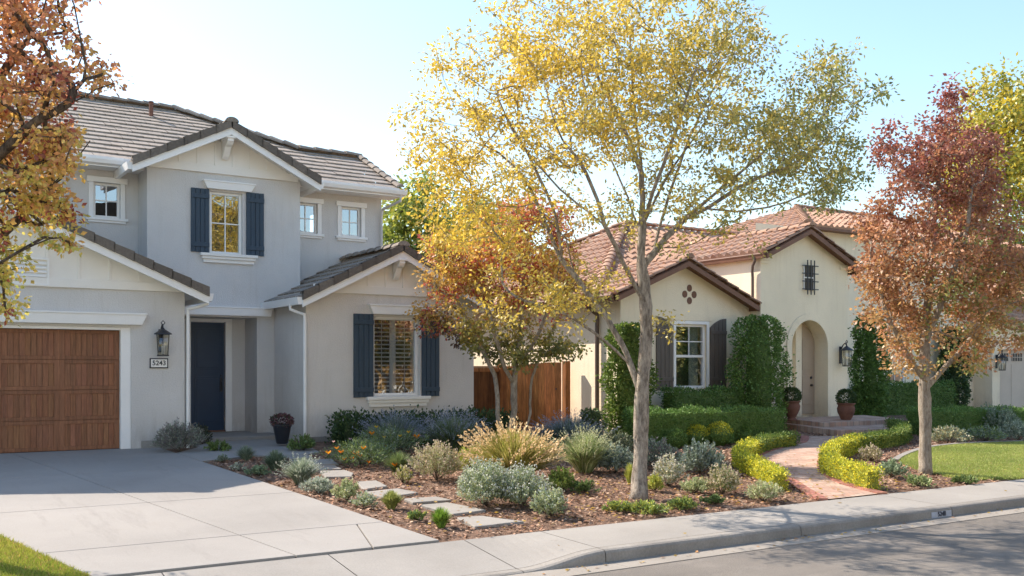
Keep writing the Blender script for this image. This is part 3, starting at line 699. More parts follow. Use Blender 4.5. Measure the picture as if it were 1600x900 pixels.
gable_roof(H1, 1.25, -2.62, 5.12, 4.53, .43, 18.0, 21.1, M['tile'], M['white'])
gable_roof(H1, 9.06, 6.93, 11.19, 3.94, .50, 18.1, 21.1, M['tile'], M['white'])
siding(H1, 6.08, 4.62, 7.62, 5.42, lambda x: 6.40 - .50 * abs(x - 6.08) - .10, YB)
siding(H1, 1.25, -2.2, 4.70, 2.83, lambda x: 4.53 - .43 * abs(x - 1.25) - .10, YG, batt=.5, band=.15)
siding(H1, 9.06, 7.32, 10.80, 2.95, lambda x: 3.94 - .50 * abs(x - 9.06) - .10, YW, batt=.40)
corbel(H1, 6.08, 6.13, YB - .06, .40); corbel(H1, 9.06, 3.68, YW - .06, .32); corbel(H1, 1.25, 4.27, YG - .06, .30)
# gable vent on the garage
x, z = PX(48, 424, YG); m = MB()
for k in range(5): m.obox((x - .24, YG - .05, z - .16 + k * .07), (.48, 0, 0), (0, .03, .03), (0, .004, .03))
m.box(x - .28, x - .245, YG - .06, YG - .012, z - .2, z + .2).box(x + .245, x + .28, YG - .06, YG - .012, z - .2, z + .2).box(x - .28, x + .28, YG - .06, YG - .012, z + .2, z + .235).box(x - .28, x + .28, YG - .06, YG - .012, z - .235, z - .2)
m.build('gable_vent', M['white'], H1)
# upper windows
Wb = window(H1, 5.79, 6.46, 3.79, 5.06, YB, 2, 2, .055, setback=.06)
crown_head(H1, 5.64, 6.70, 5.10, 5.24, YB, .08, .11); sill(H1, 5.58, 6.76, 3.60, 3.79, YB)
shutter(H1, 5.40, 5.77, 3.80, 5.09, YB, batt=(.12, .88)); shutter(H1, 6.53, 6.91, 3.79, 5.10, YB, batt=(.12, .88))
for q in (W0, W1, W3, W4):
    W = window(H1, *q, YM, 2, 2, .05, setback=.05); picture_frame(W, *q, YM)
# wing window with plantation shutters
W = window(H1, *WW, YW, 1, 1, .055, setback=.12)
m = MB(); xm = (WW[0] + WW[1]) / 2
for a, b in ((WW[0] + .03, xm - .03), (xm + .03, WW[1] - .03)):
    m.box(a, a + .035, YW + .23, YW + .26, WW[2] + .05, WW[3] - .05).box(b - .035, b, YW + .23, YW + .26, WW[2] + .05, WW[3] - .05).box((a + b) / 2 - .006, (a + b) / 2 + .006, YW + .215, YW + .222, WW[2] + .06, WW[3] - .06)
    for k in range(17):
        zz = WW[2] + .10 + k * .086; m.obox((a + .035, YW + .225, zz), (b - a - .07, 0, 0), (0, .045, .022), (0, -.003, .008))
m.box(xm - .035, xm + .035, YW + .22, YW + .262, WW[2], WW[3]); m.build('plantation_shutter', M['cream'], W)
m = MB(); m.box(WW[0] + .04, WW[1] - .03, YW + .03, YW + .115, WW[3] - .03, WW[3]); m.build('inner_head', M['cream'], W)
crown_head(H1, 8.46, 9.80, 2.55, 2.72, YW, .09, .12); sill(H1, 8.42, 9.86, .66, .87, YW)
shutter(H1, 8.14, 8.58, .86, 2.55, YW, batt=(.09, .9)); shutter(H1, 9.68, 10.10, .86, 2.55, YW, batt=(.09, .9))
# porch lintel, front door
crown_head(H1, 5.02, 7.06, 2.53, 2.68, YB, .03, .14, name='porch_lintel')
m = MB(); m.box(dX0 + .01, dX1 - .01, YD + .05, YD + .09, .13, 2.42)
for (a, b, c, d) in ((.12, .88, .07, .50), (.12, .88, .56, .94)):
    xa, xb, za, zb = dX0 + (dX1 - dX0) * a, dX0 + (dX1 - dX0) * b, .13 + 2.3 * c, .13 + 2.3 * d
    m.box(xa, xb, YD + .043, YD + .0495, za, zb); m.box(xa + .05, xb - .05, YD + .034, YD + .0425, za + .05, zb - .05)
D = m.build('front_door', M['navydoor'], H1, bevel=.006); D['label'] = 'dark navy front door'
m = MB(); hx = dX1 - .08; m.box(hx - .025, hx + .025, YD + .02, YD + .042, .95, 1.25); m.tube([(hx, YD + .03, .98), (hx, YD - .03, 1.0), (hx, YD - .03, 1.16), (hx, YD + .03, 1.18)], .01, 8); m.lathe(hx, YD + .02, [(.02, 1.28), (.02, 1.31)], 8); m.build('handle', M['black'], D)
m = MB(); m.box(dX0 - .10, dX0 + .0, YD - .02, YD + .08, .1, 2.43).box(dX1, dX1 + .14, YD - .02, YD + .08, .1, 2.43).box(dX0 - .10, dX1 + .14, YD - .02, YD + .08, 2.4305, 2.499); m.build('door_frame', M['white'], H1, bevel=.006)
m = MB(); m.box(dX0, dX1, YD - .03, YD + .1, .1005, .13); m.build('threshold', M['brownwood'], H1)
# garage door
gx0, gx1, gz0, gz1 = -1.19, 3.69, .03, 2.12; yg = YG + .14
m = MB(); m.box(gx0, gx1, yg + .02, yg + .05, gz0, gz1, (.75, .75, .75)); npan = 5; pw = (gx1 - gx0) / npan; sh = (gz1 - gz0) / 4
for r in range(4):
    for c in range(npan):
        xa, xb = gx0 + c * pw, gx0 + (c + 1) * pw; za, zb = gz0 + r * sh + .004, gz0 + (r + 1) * sh - .004; f = .085; t = random.uniform(.85, 1.1)
        m.box(xa, xa + f, yg, yg + .02, za, zb, (t, t, t)).box(xb - f, xb, yg, yg + .02, za, zb, (t, t, t)).box(xa + f, xb - f, yg - .001, yg + .02, za, za + f * .75, (t * .95,) * 3).box(xa + f, xb - f, yg - .001, yg + .02, zb - f * .75, zb, (t * .95,) * 3)
        nb = 9; bw = (xb - xa - 2 * f) / nb
        for k in range(nb): t = random.uniform(.86, 1.08); m.box(xa + f + k * bw + .004, xa + f + (k + 1) * bw - .004, yg + .013, yg + .0201, za + f * .75, zb - f * .75, (t, t * random.uniform(.94, 1.04), t * random.uniform(.9, 1.05)))
GD = m.build('garage_door', M['wood'], H1, bevel=.003); GD['label'] = 'brown stained wooden garage door with panels'
m = MB(); m.box(3.69, 3.86, YG + .02, YG + .13, -.03, 2.17).box(-1.36, -1.19, YG + .02, YG + .13, -.03, 2.17).box(-1.19, 3.69, YG + .02, YG + .13, 2.12, 2.17); m.build('garage_door_frame', M['white'], H1, bevel=.006)
crown_head(H1, -1.75, 4.10, 2.215, 2.39, YG, .07, .13)
# downspouts
m = MB(); m.tube([(10.18, EY - .1, EZ - .2), (10.18, EY - .08, EZ - .32), (9.99, YM - .09, EZ - .46), (9.97, YM - .06, EZ - .6), (9.97, YM - .06, 2.9)], .032, 8); m.build('downspout', M['stucco'], H1)
m = MB(); m.tube([(6.87, 18.62, 2.70), (6.87, 18.62, 2.60), (7.0, 18.55, 2.54), (7.09, 18.44, 2.50), (7.10, 18.44, 2.40), (7.10, 18.44, .1)], .032, 8); m.build('downspout', M['white'], H1)
m = MB(); m.tube([(5.18, 18.3, 2.70), (5.18, 18.3, 2.63), (4.98, 18.33, 2.56), (4.84, 18.36, 2.52), (4.84, 18.36, 2.4), (4.84, 18.36, .0)], .03, 8); m.build('downspout', M['white'], H1)
lx_, lz_ = PX(255, 536, YG)
lantern('wall_lantern', lx_ - .05, YG, lz_ - .03, 'black carriage lantern on the grey wall beside the wooden garage door', 1.15)
px_, pz_ = PX(248, 567.5, YG)
P = thing('number_plaque', 'white house number plaque in dark frame below the carriage lantern', 'house number', (px_, YG, pz_))
m = MB(); m.box(px_ - .16, px_ + .16, YG - .025, YG, pz_ - .09, pz_ + .09); m.build('plaque_frame', M['black'], P, bevel=.005)
m = MB(); m.box(px_ - .14, px_ + .14, YG - .03, YG - .0255, pz_ - .07, pz_ + .07); m.build('plaque_face', M['white'], P)
text_obj('digits', '5243', .12, (0, -.033, 0), M['ink'], P)

# ------------------------------------------------------------------ HOUSE 2 (cream, clay roof)
H2 = thing('cream_house', 'cream stucco house with clay tile roof, arched entry and dark shutters', 'house', (19, 18, 0))
Y2, YT = 17.6, 17.25
tl, tr = 18.45, 21.72
m = MB()
W2 = (15.96, 16.96, .97, 2.50)
wall(m, 14.3, 18.45, -.3, 3.2, Y2, [W2], .18); m.poly([(14.3, Y2 + .001, 3.2), (18.45, Y2 + .001, 3.2), (18.45, Y2 + .001, 3.05), (16.08, Y2 + .001, 3.93)][:2] + [(16.08, Y2 + .001, 3.93)])
side(m, 14.3, Y2, 27.5, -.3, 3.15)
# tower with arched opening
ac, ar, az = 20.21, .70, 2.0
wall(m, tl, ac - ar, -.1, 4.3, YT); wall(m, ac + ar, tr, -.1, 4.3, YT)
N = 20; arc = [(ac - ar * math.cos(math.pi * i / N), az + ar * math.sin(math.pi * i / N)) for i in range(N + 1)]
for (xa, za), (xb, zb) in zip(arc[:-1], arc[1:]):
    m.poly([(xa, YT, za), (xb, YT, zb), (xb, YT, 4.3), (xa, YT, 4.3)]); m.poly([(xa, YT, za), (xb, YT, zb), (xb, YT + .45, zb), (xa, YT + .45, za)])
for xx in (ac - ar, ac + ar): m.poly([(xx, YT, -.1), (xx, YT + .45, -.1), (xx, YT + .45, az), (xx, YT, az)])
m.poly([(tl, YT + .0, 4.3), (tr, YT + .0, 4.3), (20.0, YT + .0, 4.98)])
side(m, tl, YT, 21, -.1, 4.32); side(m, tr, YT, 20.6, -.1, 4.32)
m.poly([(18.6, YT + .45, -.1), (21.6, YT + .45, -.1), (21.6, YT + .45, 3.0), (18.6, YT + .45, 3.0)])
WB = (27.75, 28.75, .9, 2.5)
wall(m, 21.72, 32.6, -.1, 5.7, 20.5, [WB], .16); side(m, 23.8, 20.5, 27, 3, 5.7)
wall(m, 32.55, 33.0, -.1, 3.0, 19.8); wall(m, 33.0, 38.2, 2.1, 3.0, 19.8); side(m, 32.55, 19.8, 20.5, -.1, 3.0); wall(m, 38.2, 39, -.1, 3, 19.8); side(m, 39, 19.8, 27, -.1, 3.0)
m.poly([(14.3, 27.5, -.3), (39, 27.5, -.3), (39, 27.5, 3.1), (14.3, 27.5, 3.1)])
m.build('wall', M['stucco_cream'], H2)
# arch trim
m = MB()
for i in range(N):
    a0, a1 = math.pi * i / N, math.pi * (i + 1) / N
    q = [(ac - r_ * math.cos(a), az + r_ * math.sin(a)) for a, r_ in ((a0, ar - .02), (a1, ar - .02), (a1, ar + .15), (a0, ar + .15))]
    m.prism(q, YT - .045, YT + .02)
m.box(ac - ar - .15, ac - ar + .02, YT - .045, YT + .02, -.05, az).box(ac + ar - .02, ac + ar + .15, YT - .045, YT + .02, -.05, az)
m.build('arch_trim', M['stucco_cream'], H2)
# recessed door
dx0, dx1 = 20.33, 20.895; yd = YT + .40
m = MB(); m.prism([(dx0, .25), (dx1, .25), (dx1, 2.2), (20.75, 2.42), (20.5, 2.6), (dx0, 2.66)], yd, yd + .04)
m.box(dx0 + .09, dx1 - .12, yd - .012, yd - .0005, .5, 1.25).box(dx0 + .09, dx1 - .12, yd - .012, yd - .0005, 1.4, 2.25)
D = m.build('front_door', M['taupe'], H2, bevel=.004); D['label'] = 'taupe front door deep in the arched entry'
m = MB(); m.tube([(20.74, yd, 1.0), (20.74, yd - .07, 1.0)], .03, 10); m.build('handle', M['black'], D); m = MB(); m.tube([(20.74, yd, 1.2), (20.74, yd - .03, 1.2)], .035, 12); m.build('lock', M['black'], D)
m = MB(); m.box(dx0 - .22, dx0 - .0, yd - .06, yd + .05, .2, 2.64); m.build('door_frame', M['stucco_cream'], H2)
# window, shutters, quatrefoil, grille
W = window(H2, *W2, Y2, 2, 4, .06, setback=.05, sash=True, plain=True)
m = MB()
xx = W2[0] + .06
while xx < W2[1] - .06:
    m.poly([(xx, Y2 + .3, W2[2]), (xx + .03, Y2 + .27, W2[2]), (xx + .03, Y2 + .27, W2[3]), (xx, Y2 + .3, W2[3])]); m.poly([(xx + .03, Y2 + .27, W2[2]), (xx + .06, Y2 + .3, W2[2]), (xx + .06, Y2 + .3, W2[3]), (xx + .03, Y2 + .27, W2[3])]); xx += .06
    if W2[0] + .16 < xx < W2[1] - .3: xx = W2[1] - .3
m.build('curtain', M['curtain'], W)
m = MB(); m.box(W2[0] - .07, W2[0], Y2 - .03, Y2 + .01, W2[2] - .05, W2[3] + .08).box(W2[1], W2[1] + .07, Y2 - .03, Y2 + .01, W2[2] - .05, W2[3] + .08).box(W2[0], W2[1], Y2 - .03, Y2 + .01, W2[3] + .0005, W2[3] + .08); m.build('casing', M['white'], W)
shutter(H2, 15.35, 15.86, .95, 2.66, Y2, 'brownshut', 4, arch=-.22, batt=(.14, .8)); shutter(H2, 17.06, 17.60, .95, 2.66, Y2, 'brownshut', 4, arch=.22, batt=(.14, .8))
m = MB()
m.prism([(15.8, 2.62), (16.0, 2.72), (16.45, 2.76), (16.95, 2.72), (17.12, 2.62), (17.12, 2.585), (15.8, 2.585)], Y2 - .04, Y2 + .0); m.build('head_trim', M['stucco_cream'], H2)
qx, qz = PX(1077, 460, Y2)
for a, b in ((0, .15), (0, -.15), (.15, 0), (-.15, 0)):
    m = MB(); ring = [(qx + a + .075 * math.cos(t), qz + b + .085 * math.sin(t)) for t in [2 * math.pi * k / 16 for k in range(16)]]
    m.prism(ring, Y2 - .015, Y2 + .0)
    m.build('gable_vent', M['brownwood'], H2)
gx, gzc = PX(1263, 434, YT); gw, gh = .20, .32
m = MB(); m.box(gx - gw, gx + gw, YT - .01, YT - .002, gzc - gh, gzc + gh); gr_ = m.build('window', M['inside'], H2); gr_['label'] = 'small high window behind an iron grille'
m = MB()
for q in (-.13, 0, .13): m.box(gx + q - .012, gx + q + .012, YT - .10, YT - .08, gzc - gh - .12, gzc + gh + .12)
for q in (-.3, -.1, .1, .3): m.box(gx - gw - .1, gx + gw + .1, YT - .079, YT - .062, gzc + q - .012, gzc + q + .012)
for q in (-.3, .3): m.box(gx - .01, gx + .01, YT - .062, YT, gzc + q - .01, gzc + q + .01)
m.build('iron_grille', M['black'], gr_)
m = MB(); m.box(gx - gw, gx - gw + .03, YT - .03, YT - .0105, gzc - gh, gzc + gh).box(gx + gw - .03, gx + gw, YT - .03, YT - .0105, gzc - gh, gzc + gh).box(gx - gw + .03, gx + gw - .03, YT - .03, YT - .0105, gzc - .015, gzc + .015); m.build('sash', M['white'], gr_)
# shoulder mouldings on the tower
m = MB()
for a, b in ((tl - .03, tl + .32), (tr - .32, tr + .03)): m.box(a, b, YT - .04, YT - .001, 4.12, 4.17).box(a, b - .03, YT - .03, YT - .001, 4.04, 4.115)
m.build('corner_moulding', M['stucco_cream'], H2)
# roofs
kw = dict(course=.38, tw=.26, barrel=True, tone=.07)
S2 = .53; AX, AY, AZ = 13.88, 18.0, 3.12
zA = lambda d: AZ + S2 * d
m = MB(); rY = AY + 4.9; rX = AX + 4.9
plan_slope_left(m, [(AX, 17.9), (AX, 27.8), (rX, rY)], AX, AZ, S2, **kw)
plan_slope(m, [(AX + .1, AY), (21.7, AY), (21.7, rY), (rX, rY)], AY, AZ, S2, **kw)
m.poly([(AX, 27.8, AZ), (23.7, 27.8, AZ), (23.7, rY, zA(4.9)), (rX, rY, zA(4.9))], (1, 1, 1)); m.poly([(21.7, 20.52, zA(2.52)), (23.7, 20.52, zA(2.52)), (23.7, rY, zA(4.9)), (21.7, rY, zA(4.9))], (1, 1, 1))
RA = m.build('roof', M['clay'], H2)
m = MB(); caps(m, (AX, AY, AZ), (rX, rY, zA(4.9)), .12); caps(m, (rX, rY, zA(4.9)), (23.7, rY, zA(4.9)), .12); caps(m, (AX, 27.8, AZ), (rX, rY, zA(4.9)), .12); m.build('ridge_tile', M['clay'], RA)
m = MB(); m.box(AX + .03, 14.4, 17.9, 27.8, AZ - .13, AZ - .07); m.box(AX - .02, AX + .029, 17.3, 27.8, AZ - .18, AZ - .02); m.build('soffit', M['brownwood'], RA)
m = MB(); m.tube([(AX - .06, 17.3, AZ - .05), (AX - .06, 27.8, AZ - .05)], .06, 8); m.build('gutter', M['brownwood'], RA)
gable_roof(H2, 16.08, 13.95, 18.42, 4.05, .42, 17.25, 20.1, M['clay'], M['brownwood'], True, False, .38, .26, .12, .12)
gable_roof(H2, 19.95, 18.36, 22.0, 5.06, .45, 16.95, 22.0, M['clay'], M['brownwood'], True, False, .38, .26, .12, .12)
for xc_, x0_, x1_, zp_, s_, yy in ((16.08, 13.95, 18.42, 4.05, .42, 17.22), (19.95, 18.36, 22.0, 5.06, .45, 16.92)):
    m = MB()
    for xt in (x0_, x1_): caps(m, (xt, yy + .09, zp_ - s_ * abs(xt - xc_) - .06), (xc_, yy + .09, zp_ - .06), .09, .38)
    m.build('rake_tile', M['clay'], RA)
# taller block behind
BX, BY, BZ, SB = 23.5, 20.1, 5.78, .36
m = MB(); ap = (BX + 3.4, BY + 3.4)
plan_slope_left(m, [(BX, BY), (BX, BY + 6.8), ap], BX, BZ, SB, **kw); plan_slope_left(m, [(21.9, BY + .42), (21.9, BY + 6.8), (BX, BY + 6.8), (BX, BY + .42)], BX, BZ, SB, **kw)
plan_slope(m, [(BX, BY), (36, BY), (32.6, ap[1]), ap], BY, BZ, SB, **kw)
m.poly([(BX, BY + 6.8, BZ), (36, BY + 6.8, BZ), (32.6, ap[1], BZ + SB * 3.4), (ap[0], ap[1], BZ + SB * 3.4)], (1, 1, 1)); m.poly([(36, BY, BZ), (36, BY + 6.8, BZ), (32.6, ap[1], BZ + SB * 3.4)], (1, 1, 1))
RB = m.build('roof', M['clay'], H2)
m = MB(); caps(m, (BX, BY, BZ), (ap[0], ap[1], BZ + SB * 3.4), .12); caps(m, (ap[0], ap[1], BZ + SB * 3.4), (32.6, ap[1], BZ + SB * 3.4), .12); m.build('ridge_tile', M['clay'], RB)
m = MB(); m.box(BX + .02, 36, BY + .03, 20.49, BZ - .12, BZ - .07); m.box(BX, 36, BY, BY + .03, BZ - .14, BZ - .02); m.build('soffit', M['brownwood'], RB)
m = MB(); m.poly([(32.2, 19.4, 3.0), (39.4, 19.4, 3.0), (39.4, 23.4, 4.7), (32.2, 23.4, 4.7)], (1, 1, 1)); plan_slope(m, [(32.2, 19.4), (39.4, 19.4), (39.4, 23.4), (32.2, 23.4)], 19.4, 3.1, .45, **kw)
m.poly([(32.2, 27.5, 3.0), (39.4, 27.5, 3.0), (39.4, 23.4, 4.85), (32.2, 23.4, 4.85)], (1, 1, 1)); m.poly([(32.25, 19.5, 2.9), (32.25, 23.4, 4.6), (32.25, 27.4, 2.9)], (1, 1, 1))
m.build('roof', M['clay'], H2)
# side garage
m = MB(); m.box(33.0, 38.2, 19.95, 19.99, -.05, 2.1)
for k in range(1, 5): m.box(33.0, 38.2, 19.94, 19.9495, k * .42 - .012, k * .42 + .012)
for k in range(6): m.box(33.08 + k * .87, 33.80 + k * .87, 19.938, 19.9495, .05, 1.6)
GD2 = m.build('garage_door', M['greige'], H2); GD2['label'] = 'greige garage door with a row of small panes'
for k in range(6):
    a = 33.12 + k * .87; m = MB(); m.box(a, a + .62, 19.925, 19.9495, 1.70, 1.97); m.build('window', M['inside'], GD2)
    m = MB()
m = MB()
for k in range(6):
    a = 33.12 + k * .87
    for q in (.0, .15, .31, .465, .62): m.box(a + q - .012, a + q + .012, 19.915, 19.924, 1.70, 1.97)
    m.box(a, a + .62, 19.912, 19.9145, 1.825, 1.845)
m.build('pane_bars', M['greige'], GD2)
W = window(H2, *WB, 20.5, 2, 4, .06, setback=.05, sash=True)
# gutters / downspouts
m = MB(); m.tube([(18.30, 17.05, 4.25), (18.30, 20.3, 4.25)], .045, 8); m.build('gutter', M['brownwood'], H2)
m = MB(); m.tube([(18.30, 17.3, 4.22), (18.30, 17.3, 4.1), (18.33, 17.4, 3.98), (18.37, 17.45, 3.84), (18.38, 17.45, 3.7), (18.38, 17.45, 3.1)], .035, 8); m.build('downspout', M['bronze'], H2)
yds = 14.24 / (XU(934, 1.0)); m = MB(); m.tube([(13.88, yds, 3.05), (13.9, yds, 2.9), (14.22, yds, 2.7), (14.22, yds, 2.5), (14.22, yds, -.2)], .05, 8); m.build('downspout', M['bronze'], H2)
m = MB(); m.tube([(19.2, 17.2, .0), (19.2, 17.2, 1.95)], .008, 6); m.lathe(19.2, 17.2, [(.02, 1.9), (.02, 1.96)], 8); m.build('plant_support', M['black'], H2)
lantern('wall_lantern', 21.42, YT, 1.72, 'black iron wall lantern right of the arched entry', 1.25)
lantern('wall_lantern', 32.78, 19.8, 1.60, 'small lantern on the pale pier beside the greige garage door', 1.3)

# ------------------------------------------------------------------ fence and gate between the houses
F = thing('cedar_fence', 'cedar board fence between the two houses, shade put into its dark tint', 'fence', (12, 21.0, 0))
m = MB(); x = 10.99
while x < 13.2:
    t = random.uniform(.22, .42); m.box(x, x + .135, 20.98, 21.0, -.15, 1.46, (t, t, t)); x += .14  # board tints lowered so the shade is carried in the colour
m.build('boards', M['cedar'], F)
m = MB(); m.box(10.99, 13.24, 20.95, 20.979, 1.36, 1.45, (.7, .7, .7)); m.box(10.99, 13.24, 20.95, 20.979, .2, .29, (.7, .7, .7)); m.build('rail', M['cedar'], F)
m = MB(); m.box(13.15, 13.27, 20.9, 21.02, -.2, 1.55, (.7, .7, .7)); m.build('post', M['cedar'], F)
m = MB(); m.box(10.99, 14.25, 21.001, 21.03, 1.462, 1.5, (.6, .6, .6)); m.build('top_cap', M['cedar'], F)
Gt = thing('cedar_gate', 'orange brown cedar gate leaf standing open against the cream wall in sun', 'gate', (13.3, 20.9, 0))
m = MB(); a = Vector((13.22, 20.97, 0)); b = Vector((13.98, 19.45, 0)); d = (b - a); L = d.length; d.normalize(); nn_ = Vector((d.y, -d.x, 0)); n = 11
for i in range(n):
    t = random.uniform(.75, 1.3); s0 = L * i / n; zt = lambda q: 1.42 + .17 * min(1, q / L * 1.3) ** .6 if q > 0 else 1.42  # brighter tint than the fence boards, sunlight put into the colour
    p = a + d * (s0 + .004); q = a + d * (s0 + L / n - .004); o_ = len(m.v)
    m.v += [tuple(p + Vector((0, 0, 0.02))), tuple(q + Vector((0, 0, .02))), tuple(q + Vector((0, 0, zt(s0 + L / n)))), tuple(p + Vector((0, 0, zt(s0)))),
            tuple(p + nn_ * .022 + Vector((0, 0, .02))), tuple(q + nn_ * .022 + Vector((0, 0, .02))), tuple(q + nn_ * .022 + Vector((0, 0, zt(s0 + L / n)))), tuple(p + nn_ * .022 + Vector((0, 0, zt(s0))))]
    for f in ((0, 1, 2, 3), (7, 6, 5, 4), (3, 2, 6, 7), (0, 3, 7, 4), (1, 5, 6, 2)): m.f.append(tuple(o_ + k for k in f)); m.c.append((t, t * random.uniform(.95, 1.1), t))
m.build('boards', M['cedar'], Gt)
m = MB(); m.box(13.98, 14.12, 19.28, 19.42, -.2, 1.62, (.5, .5, .5)); m.build('post', M['cedar'], Gt)
m = MB(); q = a + d * (L * .93) - nn_ * .02; m.box(q.x - .05, q.x + .05, q.y - .02, q.y + .02, .93, .97); m.build('latch', M['black'], Gt)

# ------------------------------------------------------------------ leaf clouds
def rand_dirs(n):
    d = rng.normal(size=(n, 3)); return d / np.linalg.norm(d, axis=1)[:, None]
def leafquads(C, D, L, W, face=None, fold=0):
    n = len(C); D = D / np.linalg.norm(D, axis=1)[:, None]
    R_ = rand_dirs(n) if face is None else face + rand_dirs(n) * .6
    S = np.cross(D, R_); S /= np.linalg.norm(S, axis=1)[:, None] + 1e-9
    L = L[:, None]; W = W[:, None]
    return np.stack([C, C + D * L * .45 + S * W * .5, C + D * L, C + D * L * .45 - S * W * .5], 1)
def pal(colors, weights, n):
    c = np.array(colors); w_ = np.array(weights, float); w_ /= w_.sum(); return c[rng.choice(len(c), n, p=w_)] * rng.uniform(.72, 1.28, n)[:, None]

def grow_tree(name, label, cat, base, limbs, targets, colf, leaf_l, per, spread, bark_mat, rbase=.13, leaf_w=.55, group=None, droop=.25, fork=.6, rpow=.5, trail=.5, twigr=.004, flare=1.35, seg0=10, base_min=None):
    """limbs: list of polylines (world points); the first begins at the base. targets: (N,3) cluster centres."""
    P = thing(name, label, cat, tuple(base), group)
    nodes = []; par = []; dr = []; fixedr = []
    def add(p, pa):
        nodes.append(np.array(p, float)); par.append(pa)
        d = nodes[-1] - nodes[pa] if pa >= 0 else np.array([0, 0, 1.]); l = np.linalg.norm(d); dr.append(d / l if l > 0 else np.array([0, 0, 1.])); return len(nodes) - 1
    for li, lb in enumerate(limbs):
        pts = [np.array(p, float) for p in lb]
        if li == 0: cur = add(pts[0], -1)
        else:
            cur = int(np.argmin([np.linalg.norm(n_ - pts[0]) for n_ in nodes]))
        pts2 = [nodes[cur]] + pts[1:]
        for i in range(len(pts2) - 1):
            p0 = pts2[max(i - 1, 0)]; p1 = pts2[i]; p2 = pts2[i + 1]; p3 = pts2[min(i + 2, len(pts2) - 1)]
            k = max(2, int(np.linalg.norm(p2 - p1) / .16))
            for j in range(1, k + 1):
                t = j / k; q = .5 * ((2 * p1) + (p2 - p0) * t + (2 * p0 - 5 * p1 + 4 * p2 - p3) * t * t + (3 * p1 - p0 - 3 * p2 + p3) * t ** 3)
                q = q + rng.normal(0, .006, 3); cur = add(q, cur)
    zmin = nodes[0][2] + fork * 1.0
    T = np.array(targets); nd = np.array(nodes)
    dist = np.min(np.linalg.norm(T[:, None, :] - nd[None, :, :], axis=2), axis=1); order = np.argsort(dist)
    tips = []; chains = []
    for ti in order:
        p = T[ti]; nd = np.array(nodes); dd = p - nd; ds = np.linalg.norm(dd, axis=1) + 1e-6
        cosv = np.sum(dd * np.array(dr), axis=1) / ds
        cost = ds * (1.0 + .55 * (1 - cosv)) + (nd[:, 2] < zmin) * 5 + np.maximum(0, nd[:, 2] - p[2]) * .6
        s = int(np.argmin(cost)); L = ds[s]; ctrl = nd[s] + np.array(dr[s]) * L * .38 + np.array([0, 0, .06 * L]); k = max(2, int(L / .14)); cur = s; ch = [s]
        for j in range(1, k + 1):
            t = j / k; q = (1 - t) ** 2 * nd[s] + 2 * t * (1 - t) * ctrl + t * t * p
            if j < k: q = q + rng.normal(0, .014, 3)
            cur = add(q, cur); ch.append(cur)
        tips.append(cur); chains.append(ch)
    cnt = np.zeros(len(nodes))
    for t in tips:
        while t >= 0: cnt[t] += 1; t = par[t]
    cnt = np.maximum(cnt, 1); rad = rbase * (cnt / cnt[0]) ** rpow; rad = np.maximum(rad, twigr)
    # trunk and main limbs
    kids = {}
    for i, p in enumerate(par): kids.setdefault(p, []).append(i)
    # decompose into chains following the thickest child
    trunk = MB(); br = MB(); stack = [(0, None)]; thick = rbase * .30
    while stack:
        i, st = stack.pop(); ch = ([st] if st is not None else []) + [i]; cur = i
        while cur in kids:
            ks = sorted(kids[cur], key=lambda q: -rad[q])
            for o_ in ks[1:]: stack.append((o_, cur))
            cur = ks[0]; ch.append(cur)
        if len(ch) < 2: continue
        pts = [nodes[q] for q in ch]; rr = [rad[q] for q in ch]
        if st is not None: rr[0] = rr[1]
        if st is None:
            h = [np.linalg.norm(nodes[q] - nodes[0]) for q in ch]; rr = [r_ * (1 + (flare - 1) * math.exp(-hh / .12)) for r_, hh in zip(rr, h)]
            rr = [r_ * (1 + .05 * math.sin(7 * hh) + .035 * math.sin(19 * hh + 1) + rng.normal(0, .012)) for r_, hh in zip(rr, h)]
        # split thick part / thin part
        cut = next((k for k, r_ in enumerate(rr) if r_ < thick), len(rr))
        if cut >= 2: trunk.tube(pts[:cut + 1] if cut < len(pts) else pts, rr[:cut + 1] if cut < len(pts) else rr, seg0, True)
        if cut < len(pts) - 1 or cut < 2:
            a_ = max(0, cut - 0) if cut >= 2 else 0; br.tube(pts[a_:], rr[a_:], 5 if rr[a_] > .012 else 3, False)
    if trunk.f: trunk.build('trunk', bark_mat, P, smooth=True)
    if br.f: br.build('branches', bark_mat, P, smooth=True)
    # leaves
    Cs, Ds, cl = [], [], []
    for ch, tp in zip(chains, [nodes[c[-1]] for c in chains]):
        n1 = max(4, int(per * rng.uniform(.5, 1.4))); cc = tp + np.clip(rng.normal(0, 1, (n1, 3)), -1.7, 1.7) * np.array([spread, spread, spread * .72]); Cs.append(cc)
        dn = (cc - tp) / spread + rng.normal(0, .8, (n1, 3)); dn[:, 2] -= droop * 2; Ds.append(dn); cl.append(np.full(n1, rng.random()))
        n2 = int(n1 * trail); 
        if n2:
            idx = rng.integers(max(0, len(ch) // 3), len(ch), n2); base_ = np.array([nodes[ch[q]] for q in idx]) + rng.normal(0, spread * .38, (n2, 3)); Cs.append(base_)
            dn = rng.normal(0, 1, (n2, 3)); dn[:, 2] -= droop; Ds.append(dn); cl.append(np.full(n2, rng.random()))
    C = np.concatenate(Cs); D = np.concatenate(Ds); K = np.concatenate(cl); n = len(C)
    Ls = leaf_l * rng.uniform(.6, 1.25, n); Q = leafquads(C, D, Ls, Ls * leaf_w)
    cols = colf(C, K, n); loc = tuple(base)
    quads('crown', Q, cols, M['leaf'], P, loc)
    return P
